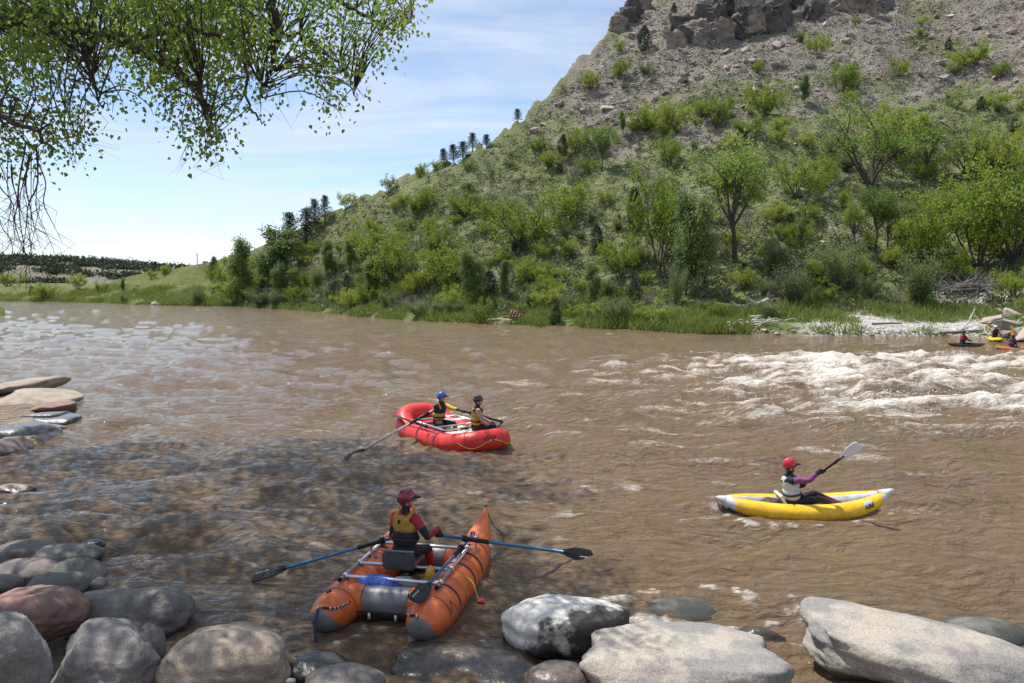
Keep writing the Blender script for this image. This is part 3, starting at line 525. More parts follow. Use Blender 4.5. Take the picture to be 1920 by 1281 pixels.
def tree_proto(kind, seed):
    rg = np.random.RandomState(seed); br = []; tips = []
    if kind == 'cotton':
        grow(rg, (0, 0, 0), (0, 0, 1), .86, .016, 2, br, tips, .10, 11, .25, .50, .12, .33, 8); sp, n, sz = (.042, .042, .045), 11, .036
    elif kind == 'oak':
        for k in range(7):
            a = k * .9 + rg.rand(); grow(rg, (.04 * math.cos(a), .04 * math.sin(a), 0), (math.cos(a) * rg.uniform(.25, 1.0), math.sin(a) * rg.uniform(.25, 1.0), 1), rg.uniform(.50, .78), .014, 2, br, tips, .28, 4, .12, .65, .22, .45, 5)
        sp, n, sz = (.042, .042, .036), 12, .046
    elif kind == 'open':
        for k in range(6):
            a = k * 1.05 + rg.rand(); grow(rg, (0, 0, 0), (math.cos(a) * rg.uniform(.2, .62), math.sin(a) * rg.uniform(.2, .62), 1), rg.uniform(.62, .82), .020, 3, br, tips, .22, 3, .12, .62, .42, .48, 6)
        tips = [t for t in tips if t[2] > .28]; sp, n, sz = (.042, .042, .035), 8, .034
    elif kind == 'tall':
        grow(rg, (0, 0, 0), (.08, 0, 1), .40, .026, 0, br, [], .10); t0 = br[-1][0][-1]
        for k in range(6):
            a = k * 1.05 + rg.rand(); grow(rg, t0 * rg.uniform(.6, 1), (math.cos(a) * .5, math.sin(a) * .5, 1), rg.uniform(.42, .58), .014, 3, br, tips, .22, 3, .12, .62, .3, .48, 5)
        sp, n, sz = (.042, .042, .035), 8, .032
    elif kind == 'willow':
        for k in range(16):
            a = k * .4 + rg.rand(); q = rg.uniform(.1, .7); grow(rg, (.05 * math.cos(a), .05 * math.sin(a), 0), (math.cos(a) * q, math.sin(a) * q, 1), rg.uniform(.55, .95), .007, 1, br, tips, .16, 6, .2, .40, .1, .34, 6)
        sp, n, sz = (.05, .05, .05), 11, .042
    elif kind == 'pine':
        br.append(([np.array((0, 0, 0)), np.array((.01, 0, .5)), np.array((0, .01, 1.))], np.array((.022, .014, .003))))
        for k in range(60):
            h = .10 + seed % 3 * .05 + .82 * (k / 60) ** .9; h = min(h, .99); a = k * 2.4; l = ((.20 + .03 * (seed % 4)) * (1 - h) + .05) * rg.uniform(.45, 1.4); e = np.array((math.cos(a) * l, math.sin(a) * l, h + l * .1)); br.append(([np.array((0, 0, h)), e * .55 + np.array((0, 0, h * .45)), e], np.array((.005, .003, .001))))
            for f in (.35, .55, .75, .9, 1): tips.append(np.array((0, 0, h)) * (1 - f) + e * f)
        sp, n, sz = (.024, .024, .014), 9, .050
    elif kind == 'juniper':
        br.append(([np.array((0, 0, 0)), np.array((0, 0, .8))], np.array((.02, .005))))
        for k in range(230):
            h = rg.uniform(.02, .98); w = .30 * math.sin(math.pi * min(1, h * .82 + .16)) * rg.uniform(.5, 1.05); a = rg.rand() * 6.3; tips.append(np.array((w * math.cos(a), w * math.sin(a), h)))
        sp, n, sz = (.035, .035, .04), 13, .045
    else:   # bare
        for k in range(11):
            a = k * .6; q = rg.uniform(.1, .9); grow(rg, (0, 0, 0), (math.cos(a) * q, math.sin(a) * q, 1), rg.uniform(.5, .9), .012, 3, br, tips, .3, 3, .1, .6, .25, .55, 4)
        n = 0
    mb = MB()
    for pts, rad in br: mb.sweep(pts, rad, 5 if rad[0] > .008 else 3, cap=False)
    V = np.concatenate(mb.V); tr = mesh_np('trunk', V, [np.concatenate(mb.Q)]); tr.materials.append(TWIG if kind == 'bare' else BARK); cr = None
    if n:
        V, Q = leaves(rg, np.array(tips), n, sp, sz, .55 if kind != 'pine' else .22, .3); cr = mesh_np('crown', V, Q, False); cr.materials.append(LM[{'tall': 'open'}.get(kind, kind)])
    return tr, cr, max(.6, V[:, 2].max())
PR = {k: [tree_proto(k, 10 * i + sum(map(ord, k))) for i in range(n)] for k, n in dict(cotton=3, oak=6, open=3, tall=2, willow=3, pine=4, juniper=3, bare=3).items()}
NAMES = dict(cotton='cottonwood_tree', oak='oak_shrub', open='spreading_tree', tall='tall_tree', willow='willow_shrub', pine='pine_tree', juniper='juniper', bare='bare_shrub')
prg = random.Random(77)
def plant(px, py, h, kind, label, wide=1.0, group=None, ymin=50.0):
    """px, py: foot of the plant; h: its height in pixels"""
    p = on_ground(px, py, ymin); H = h * p.y / F * (1.12 if kind == 'oak' else 1); wide *= .84 if kind == 'oak' else 1; tr, cr, top = PR[kind][prg.randrange(len(PR[kind]))]; s = H / top
    t = thing(NAMES[kind], label, 'tree' if kind in ('cotton', 'open', 'tall', 'pine') else 'shrub', p - Vector((0, 0, .05)), prg.uniform(0, 6.28), group); t.rotation_euler[0] = prg.gauss(0, .05); t.rotation_euler[1] = prg.gauss(0, .05); t.scale = (s * wide, s * wide, s)
    o = link('branches' if kind in ('oak', 'willow', 'bare', 'juniper') else 'trunk', tr, t)
    if cr: link('crown' if kind not in ('oak', 'willow') else 'foliage', cr, t)
    return t
PL = [ # foot x, foot y, height (px), kind, width, label
 (456, 566, 132, 'cotton', 1.2, 'left of the two tall cottonwoods at the far river bend'), (503, 562, 148, 'cotton', 1.35, 'tallest full cottonwood at the far river bend'), (530, 566, 78, 'cotton', 1.1, 'small pale cottonwood right of the tall pair at the bend'),
 (546, 505, 108, 'pine', 1.0, 'dark pine rising behind the tall cottonwoods'), (574, 470, 84, 'pine', 1.2, 'dark pine right of the one behind the cottonwoods'), (592, 432, 60, 'pine', 1.1, 'dark pine on the lower left skyline, left of a pair'), (609, 418, 54, 'pine', 1.2, 'dark pine on the lower left skyline, right of a pair'),
 (490, 577, 42, 'willow', 1.5, 'round grey willow at the foot of the tall cottonwoods'), (374, 572, 44, 'willow', 1.4, 'grey green willow at the waterline left of the cottonwoods'), (410, 540, 50, 'oak', .9, 'dark green bush at the end of the embankment'), (402, 520, 42, 'juniper', .9, 'dark narrow bush on the crest of the embankment'), (553, 572, 42, 'oak', .9, 'yellow green bush at the waterline right of the bend cottonwoods'),
 (833, 308, 30, 'pine', 1.9, 'leftmost of the pines in the skyline row'), (851, 300, 38, 'pine', 1.6, 'second pine from the left in the skyline row'), (868, 290, 34, 'pine', 1.9, 'third pine from the left in the skyline row'), (886, 283, 36, 'pine', 1.6, 'fourth pine from the left in the skyline row'), (912, 270, 26, 'pine', 2.1, 'rightmost pine in the skyline row'), (971, 228, 24, 'pine', 1.8, 'lone dark pine high on the skyline left of the steep shoulder'),
 (730, 362, 34, 'oak', 1.1, 'round green tree alone on the left skyline'), (650, 392, 32, 'oak', 1.2, 'pale green tree on the skyline above the left slope'), (789, 332, 26, 'oak', 1.0, 'small green tree on the skyline left of the pines'), (815, 318, 18, 'oak', 1.1, 'tiny bright tree on the skyline beside the pine row'),
 (146, 543, 34, 'oak', 1.1, 'round yellow green tree on the distant left bank'), (188, 548, 24, 'oak', 1.0, 'small tree right of the round one on the distant bank'), (230, 549, 30, 'cotton', .8, 'slim upright young tree on the embankment slope'), (232, 567, 20, 'willow', 1.2, 'small grey willow below the slim young tree'), (284, 524, 20, 'oak', 1.0, 'little tree high on the embankment'), (312, 512, 16, 'oak', 1.6, 'low bush row on the embankment crest'), (85, 561, 30, 'oak', 1.3, 'bright bush low on the distant left bank'), (60, 553, 18, 'juniper', 1.0, 'dark little juniper on the distant left bank'), (15, 538, 26, 'oak', 2.0, 'wide green thicket at the far left edge'),
 (612, 522, 76, 'cotton', 1.0, 'slim young cottonwood on the lower left slope'), (655, 510, 62, 'cotton', 1.1, 'pale cottonwood right of the slim one on the left slope'), (700, 560, 82, 'cotton', 1.2, 'grey green cottonwood near the bank left of centre'), (690, 480, 66, 'oak', 1.0, 'oak shrub halfway up the left slope'), (742, 530, 100, 'oak', 1.2, 'broad yellow green oak thicket left of centre'), (810, 480, 74, 'oak', .9, 'dense oak shrub between broad thicket and dark oak'), (800, 392, 42, 'oak', 1.0, 'round bush high under the left skyline'), (868, 410, 60, 'oak', 1.2, 'dark green oak in the middle of the slope'), (850, 540, 100, 'oak', .9, 'bright oak behind the dark riverside cottonwood'),
 (893, 570, 118, 'cotton', 1.25, 'dark full cottonwood near the river at centre'), (985, 470, 112, 'oak', 1.2, 'largest oak in the middle of the slope'), (1062, 422, 82, 'oak', 1.0, 'oak right above the largest oak'), (920, 420, 44, 'oak', 1.3, 'low oak left of the largest oak'), (941, 560, 78, 'cotton', .8, 'thin pale sapling right of the dark riverside cottonwood'), (1114, 578, 92, 'cotton', 1.1, 'young airy cottonwood at the bank right of centre'), (1018, 543, 34, 'juniper', .7, 'small dark juniper column near the bank'), (1119, 468, 52, 'juniper', .9, 'dark egg-shaped juniper on the middle slope'), (1163, 520, 84, 'oak', 1.0, 'yellow green oak right of the egg-shaped juniper'), (1192, 436, 90, 'juniper', .7, 'tall dark juniper behind the yellow green tall tree'), (1236, 500, 180, 'oak', .62, 'tall narrow yellow green tree left of the slender poplars'),
 (1286, 552, 205, 'cotton', .85, 'left slender grey green poplar near the bank'), (1326, 548, 190, 'cotton', .85, 'right slender grey green poplar near the bank'), (1378, 490, 245, 'tall', 1.0, 'tall tree with dark forked trunk on the right slope'), (1492, 372, 82, 'oak', 1.1, 'dark oak thicket between the two big trees'), (1545, 350, 60, 'oak', 1.0, 'bush left at the foot of the fan-shaped tree'), (1632, 352, 180, 'open', 1.15, 'large fan-shaped tree with many dark limbs'), (1680, 300, 100, 'oak', 1.0, 'bright crown behind the fan-shaped tree'), (1735, 345, 125, 'tall', .9, 'slim tree right of the fan-shaped tree'), (1812, 335, 120, 'open', 1.1, 'leaning open tree with bare limbs at right'), (1880, 340, 110, 'oak', 1.0, 'green tree near the right edge under the scree'),
 (1605, 468, 100, 'tall', .8, 'left of three small dark-stemmed trees in the grass'), (1640, 470, 128, 'tall', .9, 'middle of three small dark-stemmed trees in the grass'), (1664, 468, 105, 'tall', .8, 'right of three small dark-stemmed trees in the grass'), (1745, 500, 140, 'oak', .9, 'yellow green oak above the brush pile'), (1835, 500, 185, 'oak', .95, 'biggest bright oak at the right, left half of the mass'), (1900, 490, 200, 'oak', .9, 'biggest bright oak at the right frame edge'), (1720, 575, 125, 'willow', .95, 'grey green willow with dark foot beside the brush pile'), (1575, 545, 105, 'willow', 1.1, 'round dense willow above the gravel bank'), (1490, 572, 92, 'willow', 1.1, 'wide grey willow left of the round one'), (1450, 520, 84, 'willow', 1.0, 'pale willow behind the drift log'), (1630, 560, 52, 'willow', 1.1, 'small pale willow right of the round one'), (1515, 580, 40, 'willow', 1.2, 'low willow in front of the wide grey one'), (1268, 570, 80, 'willow', .6, 'leafy sapling at the foot of the poplars'), (1500, 470, 70, 'cotton', .8, 'thin young tree on the grass between the trunks'), (1900, 560, 60, 'oak', 1.2, 'bush at the right edge above the gravel'), (1780, 420, 90, 'oak', .9, 'green bush between leaning tree and bright oak'),
 (1255, 312, 62, 'oak', 1.0, 'round green tree at mid slope left of the tall forked tree'), (1128, 322, 95, 'tall', .95, 'airy tree standing at mid slope right of centre'), (1168, 252, 46, 'cotton', .9, 'small upright tree at the lower edge of the scree'), (1083, 282, 48, 'oak', 1.0, 'dark olive bush at mid slope near the left scree'), (1053, 296, 46, 'juniper', .8, 'dark narrow juniper at mid slope'), (1012, 285, 30, 'oak', 1.3, 'bright low bush under the shoulder of the hill'), (1210, 246, 46, 'oak', 1.0, 'left of the pair of bright trees below the scree'), (1255, 245, 56, 'oak', 1.2, 'right of the pair of bright trees below the scree'),
 (1346, 240, 66, 'oak', 1.1, 'big yellow green bush at the lower edge of the scree'), (1430, 218, 70, 'oak', 1.0, 'bright bush right of the big one at the scree edge'), (1510, 194, 58, 'cotton', 1.0, 'upright green tree on the scree'), (1578, 174, 60, 'oak', 1.1, 'bright tree at the middle of the right scree'), (1534, 102, 40, 'oak', 1.0, 'compact bush on the scree under the cliffs'), (1826, 126, 50, 'oak', 1.3, 'yellow bush high on the right scree'), (1682, 138, 32, 'oak', 1.0, 'small bright bush on the scree left of the yellow one'), (1605, 50, 18, 'oak', .9, 'tiny bright bush beside the right cliff'), (1790, 140, 26, 'oak', 1.2, 'low green bush left below the yellow bush'), (1208, 96, 50, 'juniper', .9, 'dark juniper on the shoulder left of the cliffs'), (1160, 148, 42, 'oak', .9, 'green bush on the shoulder below the juniper'), (1108, 168, 36, 'oak', 1.3, 'grey green bush near the skyline shoulder'), (1262, 40, 34, 'juniper', .8, 'small dark juniper above the left outcrop'), (1322, 46, 34, 'oak', .7, 'yellow bush growing on the main cliff'), (1190, 22, 14, 'juniper', 1.0, 'tiny dark juniper on the skyline at the top'),
 (905, 400, 60, 'bare', 1.3, 'grey leafless shrub above the dark middle oak'), (955, 395, 60, 'bare', 1.2, 'grey leafless shrub left above the largest oak'), (1075, 330, 40, 'bare', 1.2, 'grey leafless shrub beside the airy tree'), (765, 470, 50, 'bare', 1.2, 'grey leafless shrub above the broad thicket'), (660, 465, 44, 'bare', 1.2, 'grey leafless shrub on the lower left slope'), (1485, 262, 40, 'bare', .8, 'thin leafless sapling on the green slope'), (1215, 400, 120, 'bare', .6, 'grey dead tree behind the tall narrow tree')]
for px, py, h, k, w, lab in PL: plant(px, py, h, k, lab, w)
SEEN = {}
def shrub_label(px, py, hh, k):
    """says which one: size, kind and the landmark plant it stands next to"""
    def nm(l): return ' '.join(l.split()[:8])
    q = min(PL, key=lambda a: (a[0] - px) ** 2 + ((a[1] - a[2] * .3 - py) * 1.3) ** 2); dx, dy = px - q[0], py - q[1]
    side = ('right of' if dx > 0 else 'left of') if abs(dx) > abs(dy) * 1.2 else ('above' if dy < 0 else 'below')
    d = {'oak': 'green oak shrub', 'willow': 'pale willow clump', 'juniper': 'dark juniper', 'bare': 'leafless shrub'}[k]
    for size in (('tiny', 'low') if hh < 22 else ('small', 'short') if hh < 36 else ('medium', 'fair-sized')):
        l = f'{size} {d} {side} the {q[5]}'
        if len(l.split()) > 16: l = ' '.join(l.split()[:16])
        if l not in SEEN: break
    SEEN[l] = 1; return l
cnt = 0
SML = [('oak', 'small green oak shrub dotted on the lower hillside'), ('willow', 'small pale willow clump on the lower hillside'), ('juniper', 'small dark rounded juniper on the hillside'), ('bare', 'small leafless grey shrub on the hillside')]
while cnt < 300:
    px = prg.uniform(430, 1925); top = float(tab(px, SKY)); bot = float(tab(px, BANK)); f = prg.random() ** .55; py = top + 8 + (bot - top - 14) * f
    if py < 0 or (py < float(tab(px, [(960, 215), (1100, 235), (1250, 220), (1400, 190), (1550, 165), (1920, 130)])) and px > 960 and prg.random() > .6) or (px > 1440 and py > 572): continue
    cnt += 1; k, lab = prg.choices(SML, (5, 3, 1, 1))[0]; hh = prg.uniform(12, 24) + 34 * f * prg.random()
    plant(px, py, hh, k, shrub_label(px, py, hh, k), prg.uniform(1.0, 1.6), 'small shrubs: ' + k)
# sagebrush and tufts: nobody could count them
def cover(n, gen, size, nl, spread, sz, aspect, seed, droop=-.6):
    rg = np.random.RandomState(seed); C_ = []; S = []
    while len(C_) < n:
        p, s = gen(rg)
        if p is not None: C_.append(p); S.append(s)
    C_ = np.array([tuple(c) for c in C_]); S = np.array(S); C2 = np.repeat(C_, nl, 0); S2 = np.repeat(S, nl); m = len(C2)
    off = rg.normal(size=(m, 3)) * spread; off[:, 2] = np.abs(off[:, 2]); P = C2 + off * S2[:, None]
    d = rg.normal(size=(m, 3)); d[:, 2] = np.abs(d[:, 2]) - droop; d /= np.linalg.norm(d, axis=1)[:, None]; u = np.cross(d, rg.normal(size=(m, 3))); u /= np.linalg.norm(u, axis=1)[:, None] + 1e-9
    s = (S2 * sz * rg.uniform(.6, 1.4, m))[:, None]; V = np.stack([P - u * s * aspect * .5, P + u * s * aspect * .5, P + d * s], 1).reshape(-1, 3)
    return V, (np.arange(m)[:, None] * 3 + np.array([[0, 1, 2]]))
def g_sage(rg):
    px = rg.uniform(430, 1930); top = float(tab(px, SKY)); bot = float(tab(px, BANK)); py = top + 2 + (bot - top) * rg.rand() ** .8 * .94
    if py < -20 or (px > 1000 and py < tab(px, [(960, 205), (1100, 225), (1400, 180), (1920, 120)]) and rg.rand() > .8): return None, 0
    p = on_ground(px, py); return p, rg.uniform(.35, .9)
V, T = cover(6500, g_sage, 1, 26, (.42, .42, .30), .40, .5, 3, -.2)
tag(link('sagebrush', mesh_np('sagebrush', V, T, False), None, LM['sage']), 'grey green sagebrush and low brush covering the whole hillside', 'brush', kind='stuff')
def g_grass(rg):
    px = rg.uniform(-40, 1960); bot = float(tab(px, BANK)); t = rg.rand() ** 1.6
    if px > 1440 and rg.rand() < (.9 if t < .3 else .3): return None, 0
    py = bot - .3 - t * (75 if px > 440 else 35); 
    if py < tab(px, SKY) + 1: return None, 0
    p = on_ground(px, py, 50); n = float(perlin(p.x / 5, p.y / 5, 44)); return (p, rg.uniform(.35, 1.0) * (.75 + n)) if n > -.28 else (None, 0)
V, T = cover(9500, g_grass, 1, 12, (.45, .45, .05), .85, .13, 5, -1.2)
tag(link('bank_grass', mesh_np('bank_grass', V, T, False), None, leafmat('grass_blade', (.225, .275, .062), (.150, .200, .048), 0, .35)), 'tall fresh green grass fringing the whole far bank', 'grass', kind='stuff')
def g_mesa(rg):
    px = rg.uniform(-300, 480); x = (px - CX) / F; Y = rg.uniform(440, 640); p = Vector((x * Y, Y, gz(x * Y, Y)))
    return (p, rg.uniform(2.0, 3.6)) if perlin(p.x / 30, p.y / 30, 8) > -.25 + .3 * (Y < 540) else (None, 0)
V, T = cover(2200, g_mesa, 1, 40, (.4, .4, .45), .5, .6, 6, 0)
tag(link('far_woodland', mesh_np('far_woodland', V, T, False), None, LM['pine']), 'dark pinyon woodland covering the distant mesa on the left', 'woodland', kind='stuff')

# ------------------------------------------------------------------ the tree overhead: cottonwood leaning out over the river from the left
def overhead_tree():
    rg = np.random.RandomState(12); base = Vector((-13.5, 11.0, 1.6)); t = thing('overhanging_cottonwood', 'leafy cottonwood reaching over the river at the upper left', 'tree', base); B = np.array(base)
    W_ = lambda px, py, Y: np.array(at_y(px, py, Y))
    mb = MB(); fork = np.array((-12.3, 12.2, 7.4)); mb.sweep(bez([base - Vector((0, 0, .6)), (-13.3, 11.2, 4), fork], 6) - B, np.linspace(.42, .30, 13), 12); mb.build('trunk', BARKN, t)
    limbs = [[fork, W_(-90, 60, 12.5), W_(60, 40, 12.5), W_(220, 75, 12.3), W_(330, 130, 12), W_(385, 200, 11.6), W_(395, 262, 11.4)],
             [fork, (-9, 13, 10.3), W_(330, -90, 13), W_(495, -20, 12.5), W_(512, 60, 12.3), W_(512, 115, 12.2), W_(490, 180, 12)],
             [W_(495, -20, 12.5), W_(600, -10, 13), W_(680, 30, 13.2), W_(735, 55, 13.3), W_(772, 36, 13.4)], [W_(512, 60, 12.3), W_(580, 80, 12.6), W_(640, 125, 12.8), W_(668, 180, 12.8)],
             [W_(60, 40, 12.5), W_(160, 120, 11.5), W_(190, 200, 11)], [W_(-90, 60, 12.5), W_(-30, 190, 11), W_(50, 240, 10.6), W_(105, 285, 10.5)],
             [W_(220, 75, 12.3), W_(330, 60, 13), W_(440, 90, 13.4), W_(470, 200, 13.2), W_(495, 232, 13.2)], [fork, (-10.5, 15, 9.6), (-8.5, 19, 11), (-6.5, 21.5, 11.6)], [fork, (-9.5, 12, 11.5), (-6, 12.5, 12.6), (-3.6, 13.2, 12.8)], [fork, (-11, 10.5, 11), (-7.5, 9.5, 12.5), (-5, 10, 13)], [(-10.5, 15, 9.6), (-9.2, 16.5, 9.4), (-7.6, 17.8, 9.2)]]
    rad = [(.15, .02), (.13, .018), (.05, .010), (.035, .008), (.05, .010), (.07, .012), (.05, .010), (.14, .03), (.14, .03), (.14, .03), (.05, .02)]; LP = []
    for lb, (r0, r1) in zip(limbs, rad):
        P = bez(lb, 8); P = P + rg.normal(size=P.shape) * .035; m2 = MB(); m2.sweep(P - B, np.linspace(r0, r1, len(P)) ** 1.0, 7); m2.build('limb', BARKN, t); LP.append(P)
    LP = np.concatenate(LP)
    def inpoly(poly, x, y):
        c = False; j = len(poly) - 1
        for i in range(len(poly)):
            if (poly[i][1] > y) != (poly[j][1] > y) and x < (poly[j][0] - poly[i][0]) * (y - poly[i][1]) / (poly[j][1] - poly[i][1]) + poly[i][0]: c = not c
            j = i
        return c
    P1 = [(-90, -70), (510, -70), (512, 60), (480, 130), (505, 232), (470, 238), (430, 205), (400, 285), (345, 272), (300, 200), (235, 190), (180, 215), (130, 290), (60, 318), (-90, 318)]
    P2 = [(500, -70), (775, -70), (782, 45), (722, 85), (705, 150), (660, 205), (600, 198), (570, 140), (520, 112)]
    cl = []; tw = MB()
    while len(cl) < 600:
        if rg.rand() < .74: poly = P1; px, py = rg.uniform(-90, 515), rg.uniform(-70, 318)
        else: poly = P2; px, py = rg.uniform(500, 782), rg.uniform(-70, 205)
        if not inpoly(poly, px, py) or perlin(px / 60, py / 48, 61) < -.10 - (.0 if py > 90 else .08): continue
        Y = rg.uniform(10.2, 14.5); cl.append((W_(px, py, Y), .17))
    for _ in range(1600):           # the crown above and outside the picture
        q = np.array((rg.uniform(-17, -4.3), rg.uniform(9.5, 24), 0)); q[2] = 9.8 + rg.rand() * 4.7 + .10 * abs(q[0] + 9)
        pz = HZ - (q[2] - EYE) / q[1] * F; pxx = CX + q[0] / q[1] * F
        if pz > -25 and pxx > -60 and not (inpoly(P1, pxx, pz)): continue
        if perlin(q[0] / 2.2, q[1] / 2.2, 66) < -.22: continue
        cl.append((q, .30))
    big, small = [], []
    for c, s in cl:
        k = np.argmin(((LP - c) ** 2).sum(1)); a = LP[k]; 
        if np.linalg.norm(c - a) < 3.5: mid = (a + c) / 2 + np.array((0, 0, .12)) + rg.normal(size=3) * .08; tw.sweep(bez([a, mid, c, c + (c - mid) * .25 - np.array((0, 0, .1))], 3) - B, np.linspace(.012, .003, 10), 4, cap=False)
        (small if s < .2 else big).append(c)
    tw.build('twigs', BARKN, t)['kind'] = 'stuff'
    # bare drooping twigs at the left edge
    dd = MB()
    for k in range(20):
        x0 = rg.uniform(-50, 80); p = [W_(x0, rg.uniform(270, 330), 9.5 + rg.rand())]; x, y = x0, 310.; dxk = rg.uniform(-.1, .55)
        for j in range(rg.randint(3, 7)): x += 22 * dxk + rg.normal() * 9; y += rg.uniform(28, 48); p.append(W_(x, y, 9.5 + .5 * rg.rand()))
        dd.sweep(bez(p, 4) - B, np.linspace(.012 if k < 8 else .006, .0016, (len(p) - 1) * 4 + 1), 4, cap=False)
        for j in range(5):
            q = bez(p, 4)[rg.randint(4, len(p) * 3)]; dd.sweep(np.array([q, q + np.array((rg.normal() * .12, rg.normal() * .1, -.12)), q + np.array((rg.normal() * .3, rg.normal() * .1, -.22 - .2 * rg.rand()))]) - B, (.004, .003, .0012), 3, cap=False)
    for k in range(24):            # loose fine twigs below the leaves
        px, py = [(rg.uniform(300, 420), rg.uniform(240, 290)), (rg.uniform(120, 200), rg.uniform(190, 260)), (rg.uniform(470, 560), rg.uniform(100, 180))][k % 3]; q = W_(px, py, 11.5); dd.sweep(np.array([q, q + np.array((rg.normal() * .12, 0, -.2)), q + np.array((rg.normal() * .3, 0, -.3 - .25 * rg.rand()))]) - B, (.005, .003, .001), 3, cap=False)
    dd.build('bare_twigs', BARKN, t)['kind'] = 'stuff'
    def leafset(C_, n, spread, size):
        C_ = np.repeat(np.array(C_), n, 0); m = len(C_); P = C_ + np.clip(rg.normal(size=(m, 3)), -1.5, 1.5) * spread
        d = rg.normal(size=(m, 3)) * .75; d[:, 2] -= .8; d /= np.linalg.norm(d, axis=1)[:, None]; u = np.cross(d, rg.normal(size=(m, 3))); u /= np.linalg.norm(u, axis=1)[:, None]; w = np.cross(d, u); s = (size * rg.uniform(.7, 1.25, m))[:, None]
        K = [(0, 0, 0), (.18, .42, .07), (.50, .36, .06), (1.05, 0, -.05), (.50, -.36, .06), (.18, -.42, .07)]
        return np.stack([P + d * s * a + u * s * b + w * s * c for a, b, c in K], 1) - B
    LQ = np.array([[0, 1, 2, 3], [0, 3, 4, 5]])
    S = leafset(small, 21, .20, .063); dist = np.linalg.norm(S[:, 0] + B - np.array((0, 0, EYE)), axis=1); order = np.argsort(dist)
    near, rest = S[order[:300]], S[order[300:]]
    for v in near:
        c = v[0]; o = link('leaf', mesh_np('leaf', v - c, LQ, False), t, LM['over']); o.location = c
    Bg = leafset(big, 22, .36, .15); V = np.concatenate([rest.reshape(-1, 3), Bg.reshape(-1, 3)]); m = len(V) // 6
    link('foliage', mesh_np('foliage', V, (np.arange(m)[:, None, None] * 6 + LQ[None]).reshape(-1, 4), False), t, LM['over'])['kind'] = 'stuff'
overhead_tree()

# ------------------------------------------------------------------ driftwood, brush, wreck, road things on the far bank
DRIFT = mat('drift_wood', (.46, .42, .37), .85, var=.25, vs=4, bump=.5, bs=14); DARKW = mat('dark_driftwood', (.17, .14, .115), .9, var=.3, vs=4, bump=.5, bs=14)
def log(name, label, pts, r0, r1, m=None, stubs=()):
    base = on_ground(*pts[0][:2]); P = [on_ground(*p[:2]) + Vector((0, 0, p[2])) - base for p in pts]; t = thing(name, label, 'driftwood', base, 0, 'driftwood on the far bank'); mb = MB(); B_ = bez(P, 6); mb.sweep(B_, np.linspace(r0, r1, len(B_)), 9); mb.build('trunk', m or DRIFT, t)
    for f, dv, l in stubs: a = B_[int(f * (len(B_) - 1))]; s = MB(); dv = np.array(dv, float); s.sweep([a, a + dv * l * .5 + np.array((0, 0, .03)), a + dv * l], (r1 * .9, r1 * .6, r1 * .25), 6); s.build('branch', m or DRIFT, t)
    return t
t = log('drift_log', 'long bleached drift log with root wad above the far waterline', [(1340, 577, .35), (1385, 582, .35), (1412, 581, .35), (1440, 574, .5)], .12, .26, None, [(.75, (-.6, 0, .5), 1.4), (.5, (.3, -.3, .3), .9), (.3, (-.5, -.2, .5), .8)])
rw = MB(); rg = np.random.RandomState(3); e = on_ground(1440, 574) + Vector((0, 0, .55)) - t.location
for k in range(46):
    d = rg.normal(size=3); d[0] = abs(d[0]) * .6; d /= np.linalg.norm(d); l = rg.uniform(.4, 1.15); rw.sweep([e, np.array(e) + d * l * .5 + rg.normal(size=3) * .08, np.array(e) + d * l + rg.normal(size=3) * .12], (.09, .05, .015), 5)
rw.build('root_wad', DARKW, t)
log('drift_log', 'thick short log lying below the root wad', [(1405, 600, .2), (1432, 599, .25), (1462, 594, .3)], .14, .17, None, [(.5, (.2, -.3, .4), .7)])
log('drift_log', 'thin bleached log lying along the grass at centre', [(912, 605, .15), (935, 602, .2), (955, 603, .15)], .09, .06)
log('drift_log', 'small log end at the waterline right of the wooden wreck', [(984, 611, .08), (1003, 611, .1)], .11, .10)
log('drift_log', 'leaning grey branch standing up from the gravel bank', [(1800, 622, .1), (1815, 612, .3), (1827, 604, 1.1)], .07, .03, None, [(.6, (.1, 0, .9), .7)])
log('drift_log', 'dark log lying on the gravel waterline', [(1635, 610, .1), (1660, 610, .15), (1690, 609, .12)], .09, .07, DARKW)
log('drift_log', 'dark flat log right along the gravel edge', [(1762, 627, .1), (1800, 625, .12), (1845, 623, .15)], .10, .08, DARKW)
def brush(px, py, w, n, label, m, h=1.6):
    p = on_ground(px, py); t = thing('brush_pile', label, 'brush pile', p, 0, 'brush piles on the far bank'); rg = np.random.RandomState(int(px)); mb = MB(); W2 = w * p.y / F / 2
    for k in range(n):
        a = np.array((rg.normal() * W2 * .5, rg.normal() * W2 * .3, rg.rand() * .5)); d = np.array((rg.normal(), rg.normal() * .6, rg.normal() * .35 + .15)); d /= np.linalg.norm(d); l = rg.uniform(.5, 1.6) * W2 * .6; b = a + d * l; b[2] = abs(b[2]) * min(1, h / 2)
        mb.sweep(bez([a, (a + b) / 2 + rg.normal(size=3) * .12, b], 3), np.linspace(.045, .012, 7), 4, cap=False)
    mb.build('dead_branches', m, t)
brush(1815, 545, 120, 230, 'big grey pile of dead branches on the right bank', TWIG, 3.0); brush(1425, 610, 70, 60, 'tangle of bleached sticks below the drift log', DRIFT, .8); brush(945, 607, 50, 24, 'small heap of bleached sticks at the waterline', DRIFT, .5); brush(1365, 616, 60, 30, 'thin bleached sticks at the bank left of the root wad', DRIFT, .5)
p = on_ground(968, 602); t = thing('wooden_wreck', 'broken reddish brown slatted wooden crate lying in the bank grass', 'wreck', p, R(-15)); WR = mat('weathered_red_wood', (.17, .085, .062), .85, var=.3, vs=5)
